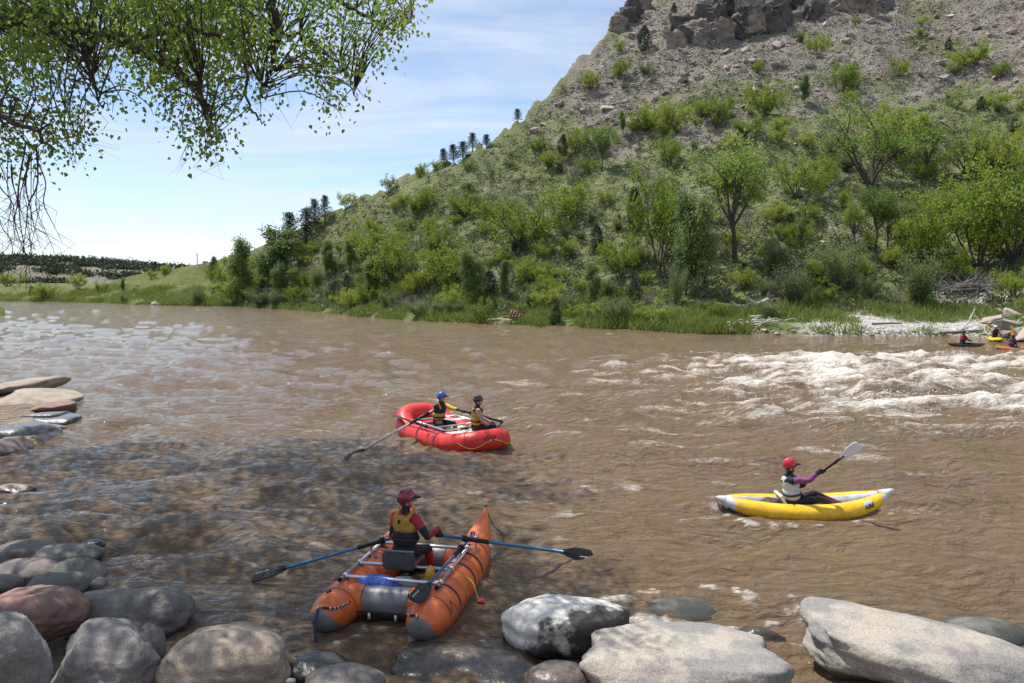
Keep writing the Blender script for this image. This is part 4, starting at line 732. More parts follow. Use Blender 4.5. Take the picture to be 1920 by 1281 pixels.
for k in range(7): MB().box((-.55 + k * .28, .02 * k, .62 - .05 * k + .1), (.10, 1.1, .04), Matrix.Rotation(R(28), 3, 'X') @ Matrix.Rotation(R(10), 3, 'Y')).build('slat', WR, t, False)
for z in (.35, .62): MB().box((-.35, -.5, z), (1.5, .06, .12)).build('rail', WR, t, False)
MB().box((.1, .35, .5), (1.6, .06, .7)).build('side_board', WR, t, False)
# road on the embankment: guard rail and pole; a roof far left
WHT = mat('galvanised', (.75, .76, .78), .4, metal=.3); GREY = mat('pole_grey', (.30, .29, .28), .8)
pa, pb = on_ground(196, 527, 60), on_ground(328, 504.5, 60); t = thing('guard_rail', 'pale guard rail along the embankment road', 'guard rail', pa); n = 14
for k in range(n):
    q = pa.lerp(pb, k / (n - 1)); q.z = gz(q.x, q.y); MB().box(q - pa + Vector((0, 0, .35)), (.12, .12, .8)).build('post', GREY, t, False)
mb = MB(); mb.sweep([Vector((q.x, q.y, gz(q.x, q.y) + .65)) - pa for q in [pa.lerp(pb, k / 13) for k in range(14)]], .16, 6, flat=(1, .3)); mb.build('rail', WHT, t)
p = on_ground(370, 497, 60); t = thing('utility_pole', 'short grey utility pole on the embankment crest', 'pole', p); mb = MB(); mb.sweep([(0, 0, -.3), (0, 0, 2.2)], (.09, .07), 8); mb.build('pole', GREY, t); MB().box((0, 0, 1.9), (.5, .08, .08)).build('crossarm', GREY, t, False); MB().box((1.4, .3, .35), (.8, .5, .7)).build('cabinet', GREY, t, False)

# ================================================================== BOATS AND PEOPLE
def pvc(name, c, rough=.40):
    if name in MATS: return MATS[name]
    m = pvc0(name, c, rough); nt = m.node_tree; N = nt.nodes.new; L = nt.links.new; b = nt.nodes['Principled BSDF']; src = b.inputs['Base Color'].links[0].from_socket      # wet and muddy at the waterline
    ge = N('ShaderNodeNewGeometry'); sz = N('ShaderNodeSeparateXYZ'); L(ge.outputs['Position'], sz.inputs[0]); no = N('ShaderNodeTexNoise'); L(ge.outputs['Position'], no.inputs['Vector']); no.inputs['Scale'].default_value = 7; no.inputs['Detail'].default_value = 5
    ad = N('ShaderNodeMath'); ad.operation = 'MULTIPLY_ADD'; L(no.outputs[0], ad.inputs[0]); ad.inputs[1].default_value = -.30; L(sz.outputs['Z'], ad.inputs[2]); mr = N('ShaderNodeMapRange'); L(ad.outputs[0], mr.inputs[0]); mr.inputs[1].default_value = -.12; mr.inputs[2].default_value = .08
    mx = N('ShaderNodeMix'); mx.data_type = 'RGBA'; L(mr.outputs[0], mx.inputs['Factor']); mx.inputs['A'].default_value = (*(Vector(c) * .45 + Vector((.05, .035, .02))), 1); L(src, mx.inputs['B']); L(mx.outputs['Result'], b.inputs['Base Color'])
    rr = N('ShaderNodeMapRange'); L(mr.outputs[0], rr.inputs[0]); rr.inputs[3].default_value = .16; rr.inputs[4].default_value = rough; L(rr.outputs[0], b.inputs['Roughness']); return m
def pvc0(name, c, rough=.40): return mat(name, c, rough, var=.16, vs=4.5, bump=.22, bs=5, spec=.45, detail=6)
ORG = pvc('orange_pvc', (.66, .135, .030)); RED = pvc('red_pvc', (.58, .030, .026)); YEL = pvc('yellow_pvc', (.80, .46, .018)); GRY = pvc('grey_pvc', (.17, .175, .185)); LGR = pvc('light_grey_pvc', (.50, .51, .54)); DGR = pvc('dark_grey_pvc', (.085, .088, .092))
ALU = mat('aluminium', (.72, .73, .75), .32, var=.08, vs=8, metal=.85); BLK = mat('black_plastic', (.014, .014, .016), .5, var=.3, vs=6, spec=.3); BLU = mat('blue_shaft', (.045, .17, .33), .35, var=.15, vs=9, metal=.3); STR = mat('blue_strap', (.035, .045, .16), .8); WHP = mat('white_plastic', (.78, .78, .76), .4, var=.06); YRP = mat('yellow_rope', (.75, .42, .05), .8); BSTR = mat('black_strap', (.02, .02, .022), .8); WLET = mat('white_print', (.75, .75, .75), .6); RAG = mat('red_strap', (.6, .03, .03), .7); GREYS = mat('silver_shaft', (.5, .5, .5), .35, metal=.7)
def loc_of(o, w): return o.matrix_basis.inverted() @ Vector(w)
def ringlet(mb, c, r, w, n=12, axis='z', tilt=None):
    a = np.linspace(0, 2 * np.pi, n, endpoint=False); P = np.stack([np.cos(a) * r, np.sin(a) * r, a * 0], -1)
    if tilt is not None: P = P @ np.array(tilt).T
    mb.sweep(P + np.array(tuple(c)), w, 5, closed=True)
def oar(label, handle, lock, tip, shaft_m, blade_m, nrm=(0, 0, 1), blade=.62, bw=.095, sleeve=.35, r=.022, mark=True, name='oar', group='oars'):
    h, l, e = (np.array(v, float) for v in (handle, lock, tip)); L = np.linalg.norm(e - h); d = (e - h) / L; t = thing(name, label, name, Vector(h), 0, group)
    f = lambda s: d * s; b0 = L - blade
    mb = MB(); mb.sweep([f(.13), f(b0 * .5), f(b0 + .06)], r, 10); mb.build('shaft', shaft_m, t); mb = MB(); mb.sweep([f(-.01), f(.02), f(.13), f(.15)], (r * .7, r * .9, r * .9, r * .75), 10); mb.build('grip', BLK, t)
    if sleeve:
        k = (l - h) @ d; mb = MB(); mb.sweep([f(k - sleeve / 2), f(k + sleeve / 2)], r * 1.45, 12); mb.build('sleeve', BLK, t); mb = MB(); mb.sweep([f(k - sleeve / 2 - .05), f(k - sleeve / 2)], r * 2.1, 12); mb.build('stopper', BLK, t)
    s = np.array([0, .08, .2, .4, .6, .8, .93, .98, 1.0]); wv = np.array([.26, .32, .58, .86, 1, 1, .93, .75, .45]) * bw
    mb = MB(); mb.sweep([f(b0 + blade * q) for q in s], wv, 14, flat=(.13, 1), up=nrm); B = mb.build('blade', blade_m, t)
    mb = MB(); mb.sweep([f(b0), f(b0 + blade * .75)], (r, r * .45), 8); mb.build('rib', blade_m, B)
    if mark:
        n_ = np.array(nrm, float); n_ -= d * (n_ @ d); n_ /= np.linalg.norm(n_); v = np.cross(d, n_)
        for i, (q, ln) in enumerate(((.62, .06), (.74, .075), (.86, .05))):
            c = f(b0 + blade * q) + v * bw * .35 + n_ * bw * .135; mb = MB(); mb.sweep([c - d * ln * .5, c - d * ln * .2 + v * .008, c + d * ln * .15 - v * .004, c + d * ln * .5 + v * .004], .0045, 5, flat=(.5, 1), up=n_); mb.build('print_mark', WLET, B)
    return t
# ------------------------------------------------------------------ people
_ico = {}
def ico(s):
    if s not in _ico:
        bm = bmesh.new(); bmesh.ops.create_icosphere(bm, subdivisions=s, radius=1); _ico[s] = np.array([v.co[:] for v in bm.verts]); bm.free()
    return _ico[s]
def fuse(prims, voxel, mats, sm=4):
    """one continuous skin round all the shapes; each face takes the colour of the shape it lies on"""
    bm = bmesh.new()
    for p in prims:
        if p[0] == 'c': pts = np.concatenate([ico(2) * p[2] + p[1], ico(2) * p[4] + p[3]])
        else: pts = ico(3) * p[2] @ p[3].T + p[1]
        vs = [bm.verts.new(q) for q in pts]; r = bmesh.ops.convex_hull(bm, input=vs); bmesh.ops.delete(bm, geom=list({g for g in r['geom_interior'] + r['geom_unused'] if isinstance(g, bmesh.types.BMVert)}), context='VERTS')
    bmesh.ops.recalc_face_normals(bm, faces=bm.faces); me = bpy.data.meshes.new('tmp'); bm.to_mesh(me); bm.free()
    o = bpy.data.objects.new('tmp', me); COL.objects.link(o); md = o.modifiers.new('r', 'REMESH'); md.mode = 'VOXEL'; md.voxel_size = voxel; md.use_smooth_shade = True
    s = o.modifiers.new('s', 'SMOOTH'); s.factor = .5; s.iterations = sm
    dg = bpy.context.evaluated_depsgraph_get(); out = bpy.data.meshes.new_from_object(o.evaluated_get(dg)); bpy.data.objects.remove(o); bpy.data.meshes.remove(me)
    n = len(out.polygons); ctr = np.empty(n * 3, np.float32); out.polygons.foreach_get('center', ctr); ctr = ctr.reshape(-1, 3); best = np.full(n, 9e9); mi = np.zeros(n, np.int32); keys = list(dict.fromkeys(p[-1] for p in prims))
    for p in prims:
        if p[0] == 'c':
            a, b = np.array(p[1]), np.array(p[3]); ab = b - a; t = np.clip(((ctr - a) @ ab) / (ab @ ab + 1e-12), 0, 1); d = np.linalg.norm(ctr - a - t[:, None] * ab, axis=1) - (p[2] + (p[4] - p[2]) * t)
        else: d = (np.linalg.norm(((ctr - p[1]) @ p[3]) / p[2], axis=1) - 1) * min(p[2])
        k = d < best; best[k] = d[k]; mi[k] = keys.index(p[-1])
    out.materials.clear()
    for k in keys: out.materials.append(mats[k])
    out.polygons.foreach_set('material_index', mi); out.polygons.foreach_set('use_smooth', [True] * n); return out
I3 = np.eye(3)
def ik(a, b, l1, l2, pole):
    a, b = np.array(a, float), np.array(b, float); d = b - a; L = min(np.linalg.norm(d), (l1 + l2) * .998); u = d / np.linalg.norm(d); b = a + u * L; x = (l1 * l1 - l2 * l2 + L * L) / (2 * L); h = math.sqrt(max(l1 * l1 - x * x, 0)); p = np.array(pole, float); p -= u * (p @ u); p /= np.linalg.norm(p) + 1e-9; return a + u * x + p * h, b
SKIN = mat('skin', (.46, .27, .19), .55, var=.08); EYE_M = mat('eye_dark', (.03, .025, .02), .3); LIP = mat('lip', (.36, .16, .13), .5); HAIR = mat('hair', (.08, .05, .03), .7)
def cloth(name, c, v=.22): return mat(name, c, .75, var=v, vs=9, bump=.55, bs=16, spec=.25)
def person(label, loc, rotz, pal, hands, feet, lean=0.0, yaw=0.0, vest=None, helmet=None, voxel=.011, twist=0.0, grips=(None, None), sc=1.0, visor=True, knee_out=.12):
    """local frame: faces +Y, origin on the seat. hands / feet: world points"""
    t = thing('person', label, 'person', loc, rotz); t.scale = (sc, sc, sc); bpy.context.view_layer.update(); inv = Matrix.LocRotScale(Vector(loc), Matrix.Rotation(rotz, 3, 'Z').to_quaternion(), Vector((sc, sc, sc))).inverted(); P = []
    hip = np.array((0, 0, .10)); s = np.array((0, math.sin(lean), math.cos(lean))); tw = np.array(Matrix.Rotation(twist, 3, 'Z')); Rl = np.array(Matrix.Rotation(-lean, 3, 'X')); Rt = tw @ Rl
    P += [('e', hip + (0, -.01, .01), (.170, .130, .12), I3, 'pants'), ('e', hip + s * .16, (.150, .112, .15), Rl, 'torso'), ('e', hip + s * .32, (.172, .122, .17), Rt, 'torso')]
    sx = tw @ np.array((1., 0, 0)); sh = [hip + s * .435 + sx * k * .165 for k in (-1, 1)]; P.append(('c', sh[0], .070, sh[1], .070, 'torso'))
    nk = hip + s * .47; hd = nk + s * .10 + np.array((0, .02, .105)); Ry = np.array(Matrix.Rotation(yaw, 3, 'Z')); q = lambda x, y, z: hd + Ry @ np.array((x, y, z))
    P += [('c', nk, .062, nk + (hd - nk) * .45, .057, 'collar'), ('c', nk, .052, hd - (0, 0, .04), .050, 'skin'), ('e', hd, (.075, .095, .115), Ry, 'skin'), ('e', q(0, .035, -.065), (.052, .055, .050), Ry, 'skin'), ('c', q(0, .092, .012), .010, q(0, .112, -.018), .014, 'skin'), ('e', q(0, .086, -.055), (.024, .010, .007), Ry, 'lip'),
          ('e', q(-.032, .083, .008), (.013, .008, .008), Ry, 'eye'), ('e', q(.032, .083, .008), (.013, .008, .008), Ry, 'eye'), ('e', q(-.078, .0, -.01), (.010, .020, .030), Ry, 'skin'), ('e', q(.078, .0, -.01), (.010, .020, .030), Ry, 'skin'), ('e', q(0, -.03, -.03), (.070, .070, .075), Ry, 'hair')]
    for k in (0, 1):
        sg = (-1, 1)[k]
        if hands[k] is None: continue
        g = np.array(inv @ Vector(hands[k])); ax = grips[k]; side = sx * sg; e1 = (sh[k] - g); e1 = e1 / np.linalg.norm(e1)
        if ax is not None:
            ax = np.array(inv.to_3x3() @ Vector(ax)); ax /= np.linalg.norm(ax); e1 = e1 - ax * (e1 @ ax); e1 /= np.linalg.norm(e1); e2 = np.cross(ax, e1); wrist = g + e1 * .085
        else: wrist = g
        el, wrist = ik(sh[k], wrist, .285, .255, side * .6 + np.array((0, -.35, -.8)))
        P += [('c', sh[k], .066, sh[k] + (el - sh[k]) * .45, .060, 'shoulder'), ('c', sh[k] + (el - sh[k]) * .45, .058, el, .047, 'sleeve'), ('c', el, .047, el + (wrist - el) * .55, .046, 'forearm'), ('c', el + (wrist - el) * .55, .044, wrist, .034, 'cuff')]
        if ax is not None:
            P += [('c', wrist, .030, g + e1 * .035, .034, 'hand'), ('c', g + e1 * .034 - ax * .028, .022, g + e1 * .034 + ax * .028, .022, 'hand')]
            for i in range(4):
                o_ = ax * (i - 1.5) * .022; rr = .032 + (.002, .0, .0, .003)[i]; pr = [g + o_ + rr * (math.cos(a) * e1 + math.sin(a) * e2) for a in (.5, 1.5, 2.5, 3.4)]
                P += [('c', pr[j], .0105, pr[j + 1], .0095, 'hand') for j in range(3)]
            pr = [g - ax * .042 + .034 * (math.cos(a) * e1 - math.sin(a) * e2) for a in (.5, 1.4, 2.4)]; P += [('c', pr[j], .0125, pr[j + 1], .0105, 'hand') for j in range(2)]
        else:
            fd = (wrist - el) / np.linalg.norm(wrist - el); sd = np.cross(fd, (0, 0, 1.)); sd /= np.linalg.norm(sd) + 1e-9; pm = wrist + fd * .05; P.append(('c', wrist, .030, pm, .034, 'hand'))
            for i in range(4):
                a = pm + sd * (i - 1.5) * .021; l = (.062, .075, .070, .055)[i]; P += [('c', a, .011, a + fd * (.03 + l * .5), .010, 'hand'), ('c', a + fd * (.03 + l * .5), .010, a + fd * (.03 + l * .85) + np.array((0, 0, -.02)), .009, 'hand')]
            P.append(('c', wrist + fd * .02 - sd * .03 * sg, .013, wrist + fd * .07 - sd * .055 * sg, .010, 'hand'))
    if feet:
        for k in (0, 1):
            sg = (-1, 1)[k]; hp = hip + np.array((sg * .09, .02, -.01)); an = np.array(inv @ Vector(feet[k])); kn, an = ik(hp, an, .42, .41, (sg * knee_out, .15, 1)); P += [('c', hp, .092, kn, .063, 'pants'), ('c', kn, .062, kn + (an - kn) * .4, .060, 'knee'), ('c', kn + (an - kn) * .4, .057, an, .044, 'shin')]
            fw = an - hp; fw[2] = 0; fw = fw / (np.linalg.norm(fw) + 1e-9); P += [('c', an - fw * .03, .044, an + fw * .07 - (0, 0, .03), .042, 'boot'), ('c', an + fw * .07 - (0, 0, .03), .042, an + fw * .18 - (0, 0, .045), .032, 'boot')]
    pal = dict(dict(skin=SKIN, lip=LIP, eye=EYE_M, hair=HAIR), **pal); link('body', fuse(P, voxel, pal), t)
    if vest:
        up_m, low_m = vest; A = lambda x, y, z: hip + Rt @ np.array((x, y, z)); V_ = [('e', A(0, 0, .20), (.192, .152, .13), Rt, 'low'), ('e', A(0, .0, .12), (.180, .145, .10), Rt, 'low'), ('e', A(0, .0, .32), (.186, .150, .12), Rt, 'up')]
        for y in (-1, 1): V_ += [('e', A(0, y * .095, .37), (.135, .055, .12), Rt, 'up')]
        for x in (-1, 1): V_ += [('c', A(x * .10, .11, .42), .030, A(x * .105, .02, .525), .026, 'strap'), ('c', A(x * .105, .02, .525), .026, A(x * .10, -.11, .43), .030, 'strap')]
        vo = link('life_jacket', fuse(V_, max(.012, voxel), dict(up=up_m, low=low_m, strap=pal.get('strap', low_m))), t)
        mb = MB(); a = np.linspace(0, 6.283, 28, endpoint=False); mb.sweep([A(.200 * math.cos(b), .160 * math.sin(b), .16) for b in a], .014, 5, closed=True, flat=(1.4, .5)); mb.build('belt', BSTR, vo); mb = MB(); mb.box(A(0, .155, .16), (.05, .02, .03), Matrix(Rt)); mb.build('buckle', BLK, vo)
        mb = MB(); mb.box(A(0, -.150, .40), (.035, .012, .05), Matrix(Rt)); mb.build('back_tab', BLK, vo)
    if helmet:
        n, m_ = 28, 12; hc = hd + Ry @ np.array((0, -.006, .025)); V = []; 
        for i in range(m_ + 1):
            for j in range(n):
                a = 2 * math.pi * j / n; lowest = 1.62 + .42 * max(0, -math.sin(a)) ** .8 + .28 * abs(math.cos(a)) ** 2; th = lowest * i / m_; V.append((.106 * math.sin(th) * math.cos(a), .130 * math.sin(th) * math.sin(a), .118 * math.cos(th)))
        V = np.array(V); k = np.arange(m_)[:, None] * n; j = np.arange(n)[None]; Q = np.stack([k + j, k + n + j, k + n + (j + 1) % n, k + (j + 1) % n], -1).reshape(-1, 4); mb = MB(); mb.add(V @ Ry.T + hc, Q); H_ = mb.build('helmet', helmet, t)
        rim = V[-n:] @ Ry.T + hc; mb = MB(); mb.sweep(rim, .006, 5, closed=True); mb.build('rim', BLK, H_)
        for vx, vy, vz in ((-.045, .05, .098), (.045, .05, .098), (-.085, .02, .065), (.085, .02, .065), (-.05, -.06, .088), (.05, -.06, .088)): mb = MB(); mb.ell(hc + Ry @ np.array((vx, vy, vz)), (.011, .015, .010), 8, 6); mb.build('vent', BLK, H_)
        if visor:
            aa = np.linspace(R(38), R(142), 11); up_ = [(.106 * math.cos(a), .132 * math.sin(a), .022) for a in aa]; lo = [(.105 * math.cos(a), .132 * math.sin(a) + .070 * math.sin((a - R(38)) / R(104) * math.pi) ** .6, .004 - .012 * math.sin(a)) for a in aa]; VV = np.array(up_ + lo + [(x, y, z - .008) for x, y, z in up_] + [(x, y, z - .006) for x, y, z in lo]); i = np.arange(10)
            mb = MB(); mb.add(VV @ Ry.T + hc, np.concatenate([np.stack([i, i + 1, i + 12, i + 11], -1)[:, ::-1], np.stack([i + 22, i + 23, i + 34, i + 33], -1), np.stack([i + 11, i + 12, i + 34, i + 33], -1)[:, ::-1]])); mb.build('visor', BLK, H_)
        mb = MB(); mb.sweep(bez([q(-.088, .01, -.01), q(-.065, .045, -.08), q(0, .06, -.122), q(.065, .045, -.08), q(.088, .01, -.01)], 4), .006, 5); mb.build('chin_strap', BSTR, H_)
    return t
def shape_mi(o, fn, mats):
    me = o.data
    for m in mats: me.materials.append(m)
    for p in me.polygons: p.material_index = fn(p.center, p.normal)

# ------------------------------------------------------------------ orange cataraft
SEAM = pvc('orange_seam', (.52, .12, .024)); RSEAM = pvc('red_seam', (.44, .022, .02))
def cataraft():
    loc = Vector((-1.33, 10.55, -.03)); rz = R(-11.5); t = thing('cataraft', 'orange cataraft with twin tubes and silver rowing frame in the shade', 'raft', loc, rz); M = Matrix.Translation(loc) @ Matrix.Rotation(rz, 4, 'Z')
    prof = [(-1.68, .500, .015), (-1.66, .455, .075), (-1.61, .395, .145), (-1.52, .345, .195), (-1.36, .305, .240), (-1.1, .275, .268), (-.6, .265, .275), (0, .262, .275), (.5, .268, .275), (.8, .30, .262), (1.05, .37, .228), (1.28, .475, .175), (1.47, .60, .115), (1.62, .72, .055), (1.70, .79, .018)]
    for sx in (-1, 1):
        pr = np.array(prof); P = bez([(0, a, b) for a, b, c in prof], 3); rr = np.interp(P[:, 1], pr[:, 0], pr[:, 2]); mb = MB(); mb.sweep(P + np.array((sx * .60, 0, 0)), rr, 26); o = mb.build('tube', ORG, t)
        def f(c, n):
            r = np.interp(c.y, pr[:, 0], pr[:, 2]); z = np.interp(c.y, pr[:, 0], pr[:, 1]); k = (c.z - z) / (r + 1e-6); return 1 if k < (-.42 - max(0, (c.y + 1.55)) * 2.2 if c.y < 0 else -.45 - max(0, 1.5 - c.y) * 2.2) else 0
        shape_mi(o, f, [GRY])
        for yy in (-1.18, -.55, .15, .78):
            r = np.interp(yy, pr[:, 0], pr[:, 2]); zc = np.interp(yy, pr[:, 0], pr[:, 1]); aa = np.linspace(0, 2 * np.pi, 30, endpoint=False); mb = MB(); mb.sweep([(sx * .60 + (r + .001) * math.cos(b), yy, zc + (r + .001) * math.sin(b)) for b in aa], .012, 4, closed=True, flat=(1, .25), up=(0, 1, 0)); mb.build('seam', SEAM, o)
        for y0, y1 in ((-1.67, -1.28),):                      # laced seam strip near the stern
            ys = np.linspace(y0, y1, 9); pts = [(sx * .60 + (-sx) * .86 * np.interp(y, pr[:, 0], pr[:, 2]) * (1 if sx < 0 else 1), y, np.interp(y, pr[:, 0], pr[:, 1]) + .5 * np.interp(y, pr[:, 0], pr[:, 2])) for y in ys]; mb = MB(); mb.sweep(pts, .014, 6); s_ = mb.build('seam_strip', BSTR, o)
            for k in range(1, 8): mb = MB(); mb.ell(pts[k], (.016, .016, .016), 6, 4); mb.build('lacing', WLET, s_)
        for y in (-1.30, 1.05): mb = MB(); r = np.interp(y, pr[:, 0], pr[:, 2]); mb.ell((sx * .60 - .05, y, np.interp(y, pr[:, 0], pr[:, 1]) + r - .002), (.035, .045, .018), 10, 6); mb.build('valve', BLK, o)
        mb = MB(); ringlet(mb, (sx * .60, -1.69, .50), .028, .006, 12, tilt=np.array(Matrix.Rotation(R(90), 3, 'Y'))); mb.build('tow_ring', ALU, o)
        mb = MB(); ringlet(mb, (sx * .60, 1.71, .80), .026, .006, 12, tilt=np.array(Matrix.Rotation(R(90), 3, 'Y'))); mb.build('tow_ring', BLK, o)
        for y in (-1.1, .95): mb = MB(); ringlet(mb, (sx * (.60 + .262), y, .30), .035, .006, 12, tilt=np.array(Matrix.Rotation(R(90), 3, 'Y'))); mb.build('d_ring', ALU, o)
    lo = bpy.data.objects['tube.001'] if 'tube.001' in bpy.data.objects else o
    # round emblem on the right tube near the bow
    y = 1.02; r = .235; a = R(25); c = np.array((.60 + math.cos(a) * r, y, .36 + math.sin(a) * r)); nrm = np.array((math.cos(a), .12, math.sin(a)))
    mb = MB(); mb.sweep([c - nrm * .004, c + nrm * .006], (.075, .072), 22, flat=(1, .72), up=(0, 1, .3)); e = mb.build('emblem', WHP, t); mb = MB()
    for k in range(5): mb.sweep([c + nrm * .009 + np.array((0, -.045 + .02 * k, -.03 + .008 * k)), c + nrm * .009 + np.array((0, -.03 + .02 * k, .035))], .006, 5)
    mb.build('emblem_stripes', BLU, e)
    for y, z in ((-1.00, .345), (.62, .345)):                    # grey cross thwarts with orange collars
        mb = MB(); mb.sweep([(-.29, y, z), (.29, y, z)], .185, 24, cap=False); th = mb.build('thwart', GRY, t); 
        for sx in (-1, 1): mb = MB(); mb.sweep([(sx * .29, y, z), (sx * .36, y, z - .005), (sx * .46, y, z - .02)], (.187, .192, .21), 24, cap=False); mb.build('collar', ORG, th)
        mb = MB(); mb.sweep([(-.34, y - .165, z - .085), (.34, y - .165, z - .085)], .02, 6); mb.build('lacing_strip', BSTR, th)
        for x in (-.18, .16): mb = MB(); mb.box((x, y - .19, z - .12), (.03, .012, .07)); mb.build('buckle', WHP, th)
    RZ = .575
    for sx in (-1, 1):
        mb = MB(); mb.sweep([(sx * .63, -1.0, RZ), (sx * .63, .52, RZ)], .024, 10); rl = mb.build('frame_rail', ALU, t)
        for y in (-1.01, .53): mb = MB(); mb.sweep([(sx * .63, y - .02, RZ), (sx * .63, y + .02, RZ)], .027, 10); mb.build('end_cap', BLK, rl)
        for y in (-.88, -.40, .42):
            mb = MB(); mb.sweep([(sx * .63, y - .035, RZ), (sx * .63, y + .035, RZ)], .034, 10); mb.sweep([(sx * .63, y, RZ), (sx * .56, y, RZ)], .032, 10); mb.build('clamp', ALU, rl)
        for y in (-.80, -.05, .35):                            # straps down to the tube
            a = np.linspace(R(-5), R(105) , 9); mb = MB(); mb.sweep([(sx * (.60 + .283 * math.sin(b - R(15))), y, .265 + .283 * math.cos(b - R(15))) for b in a], .018, 4, flat=(.16, 1)); mb.build('strap', STR if y < 0 else BSTR, t)
    for y in (-.88, -.40, .42): mb = MB(); mb.sweep([(-.63, y, RZ + .002), (.63, y, RZ + .002)], .023, 10); mb.build('crossbar', ALU, t)
    mb = MB(); mb.box((0, -.30, .16), (.66, 1.5, .02)); mb.build('floor', DGR, t, False)
    # seat with low back
    st = MB(); st.box((-.06, -.22, .60), (.42, .36, .05)); S = st.build('seat', DGR, t, False)
    b_ = bmesh.new(); bmesh.ops.create_cube(b_, size=1); bmesh.ops.scale(b_, vec=(.44, .07, .26), verts=b_.verts); bmesh.ops.bevel(b_, geom=b_.edges, offset=.03, segments=3, affect='EDGES'); me = bpy.data.meshes.new('seat_back'); b_.to_mesh(me); b_.free(); so_ = link('seat_back', me, S, DGR); so_.location = (-.06, -.45, .66); so_.rotation_euler = (R(8), 0, 0)
    mb = MB(); mb.sweep([(-.28, -.47, .795), (-.20, -.49, .80), (.08, -.49, .80), (.16, -.47, .795)], .016, 6); mb.build('seat_trim', GRY, S); mb = MB(); mb.sweep([(-.06, -.30, .58), (-.06, -.42, .57)], .03, 8); mb.build('seat_post', BLK, S)
    locks = [(-1.90, 10.50, .76), (-.50, 10.75, .78)]
    for w in locks:
        q = loc_of(t, w); mb = MB(); mb.sweep(bez([(q.x - .02 * np.sign(q.x), q.y, RZ), (q.x, q.y, RZ + .07), (q.x, q.y, q.z - .05)], 5), .014, 8); a = np.linspace(R(-200), R(20), 12); mb.sweep([(q.x + .045 * math.cos(b), q.y, q.z + .045 * math.sin(b)) for b in a], .010, 6); mb.build('oarlock', ALU, t)
    # bow line trailing in the water, yellow and red strap ends
    p = [loc_of(t, w) for w in [M @ Vector((.60, 1.70, .80)), at(925, 985, .45), at(945, 1003, .06), at(962, 1013, .01), at(1000, 1005, .02), at(1042, 993, .03)]]; mb = MB(); mb.sweep(bez(p, 6), .008, 5); mb.build('bow_line', BSTR, t)
    p = [loc_of(t, w) for w in (at_y(872, 1080, 10.1), at_y(886, 1092, 10.05), at_y(893, 1112, 10.0), at_y(897, 1124, 9.98))]; mb = MB(); mb.sweep(bez(p, 4), .014, 5, flat=(.4, 1)); mb.build('strap', YRP, t); a = loc_of(t, at_y(897, 1126, 9.98)); mb = MB(); mb.ell(a + Vector((.03, 0, -.01)), (.055, .04, .03), 8, 6); mb.build('strap_end', RAG, t)
    mb = MB(); mb.sweep(bez([loc_of(t, w) for w in (M @ Vector((-.60, -1.71, .50)), M @ Vector((-.62, -1.76, .30)), M @ Vector((-.60, -1.77, .0)))], 4), .014, 5, flat=(.4, 1)); mb.build('stern_strap', STR, t)
    for pts in ([(843, 1126), (848, 1140), (850, 1150)], [(845, 1128), (855, 1138), (864, 1152)]): mb = MB(); mb.sweep(bez([loc_of(t, at_y(x, y, 9.25)) for x, y in pts], 4), .014, 5, flat=(.3, 1)); mb.build('strap', STR, t)
    return t, M
CT, CM = cataraft()
oar('black-bladed blue oar dipping left of the orange cataraft', (-1.32, 10.27, .96), (-1.90, 10.50, .76), at(472, 1083, .10), BLU, BLK, (.15, -.55, .8), .66, .105)
oar('black-bladed blue oar held out right of the orange cataraft', (-1.03, 10.36, .90), (-.50, 10.75, .78), at_y(1112, 1043, 11.6), BLU, BLK, (0, -.75, .65), .62, .105)
oar('spare blue oar strapped along the right rail of the cataraft', CM @ Vector((.66, .72, .70)), CM @ Vector((.66, 0, .69)), CM @ Vector((.50, -1.52, .60)), BLU, BLK, (.25, -.35, .9), .55, .10, sleeve=.25)
def lump(name, label, c, r, m, seed, cat, rot=0):
    o = link(name, boulder_mesh(seed, r, 3, .12, 2.6, .08), None, m); o.location = c; o.rotation_euler = (0, 0, rot); return tag(o, label, cat)
BAGB = mat('blue_dry_bag', (.03, .09, .42), .45, bump=.6, bs=9); BAGG = mat('grey_bag', (.22, .22, .22), .7, bump=.6, bs=9); BAGY = mat('yellow_bag', (.55, .33, .03), .5, bump=.4, bs=9); BAGK = mat('black_bag', (.025, .025, .028), .6, bump=.6, bs=9)
lump('dry_bag', 'crumpled blue dry bag behind the rear crossbar of the cataraft', CM @ Vector((-.17, -.86, .47)), (.28, .14, .13), BAGB, 61, 'bag', R(-8)); lump('bag', 'grey and white gear bag under the cataraft seat', CM @ Vector((.08, -.68, .36)), (.17, .15, .17), BAGG, 62, 'bag'); lump('throw_bag', 'yellow throw bag beside the rower in the cataraft', CM @ Vector((.36, -.42, .46)), (.07, .07, .14), BAGY, 63, 'bag')
C_RED = cloth('red_drysuit', (.36, .030, .050)); C_BLK = cloth('black_cloth', (.022, .022, .025)); C_OCH = cloth('ochre_cloth', (.42, .24, .045)); C_YEL = cloth('yellow_jacket', (.72, .36, .03)); C_KHA = cloth('camo_khaki', (.36, .30, .23), .4); C_PUR = cloth('purple_drysuit', (.22, .06, .20)); C_GRY = cloth('grey_vest', (.48, .50, .51), .1); C_DGR = cloth('charcoal_cloth', (.06, .06, .065)); C_MAR = cloth('maroon_cloth', (.12, .025, .05)); C_BRO = cloth('bright_red_cloth', (.55, .03, .05))
def hel(name, c): return mat(name, c, .25, var=.05, coat=.4)
H_MAR = hel('maroon_helmet', (.22, .015, .03)); H_BLU = hel('blue_helmet', (.04, .10, .42)); H_BLK = hel('black_helmet', (.02, .022, .025)); H_RED = hel('red_helmet', (.52, .02, .03)); H_WHT = hel('white_helmet', (.6, .63, .62)); H_ORG = hel('orange_helmet', (.7, .13, .03))
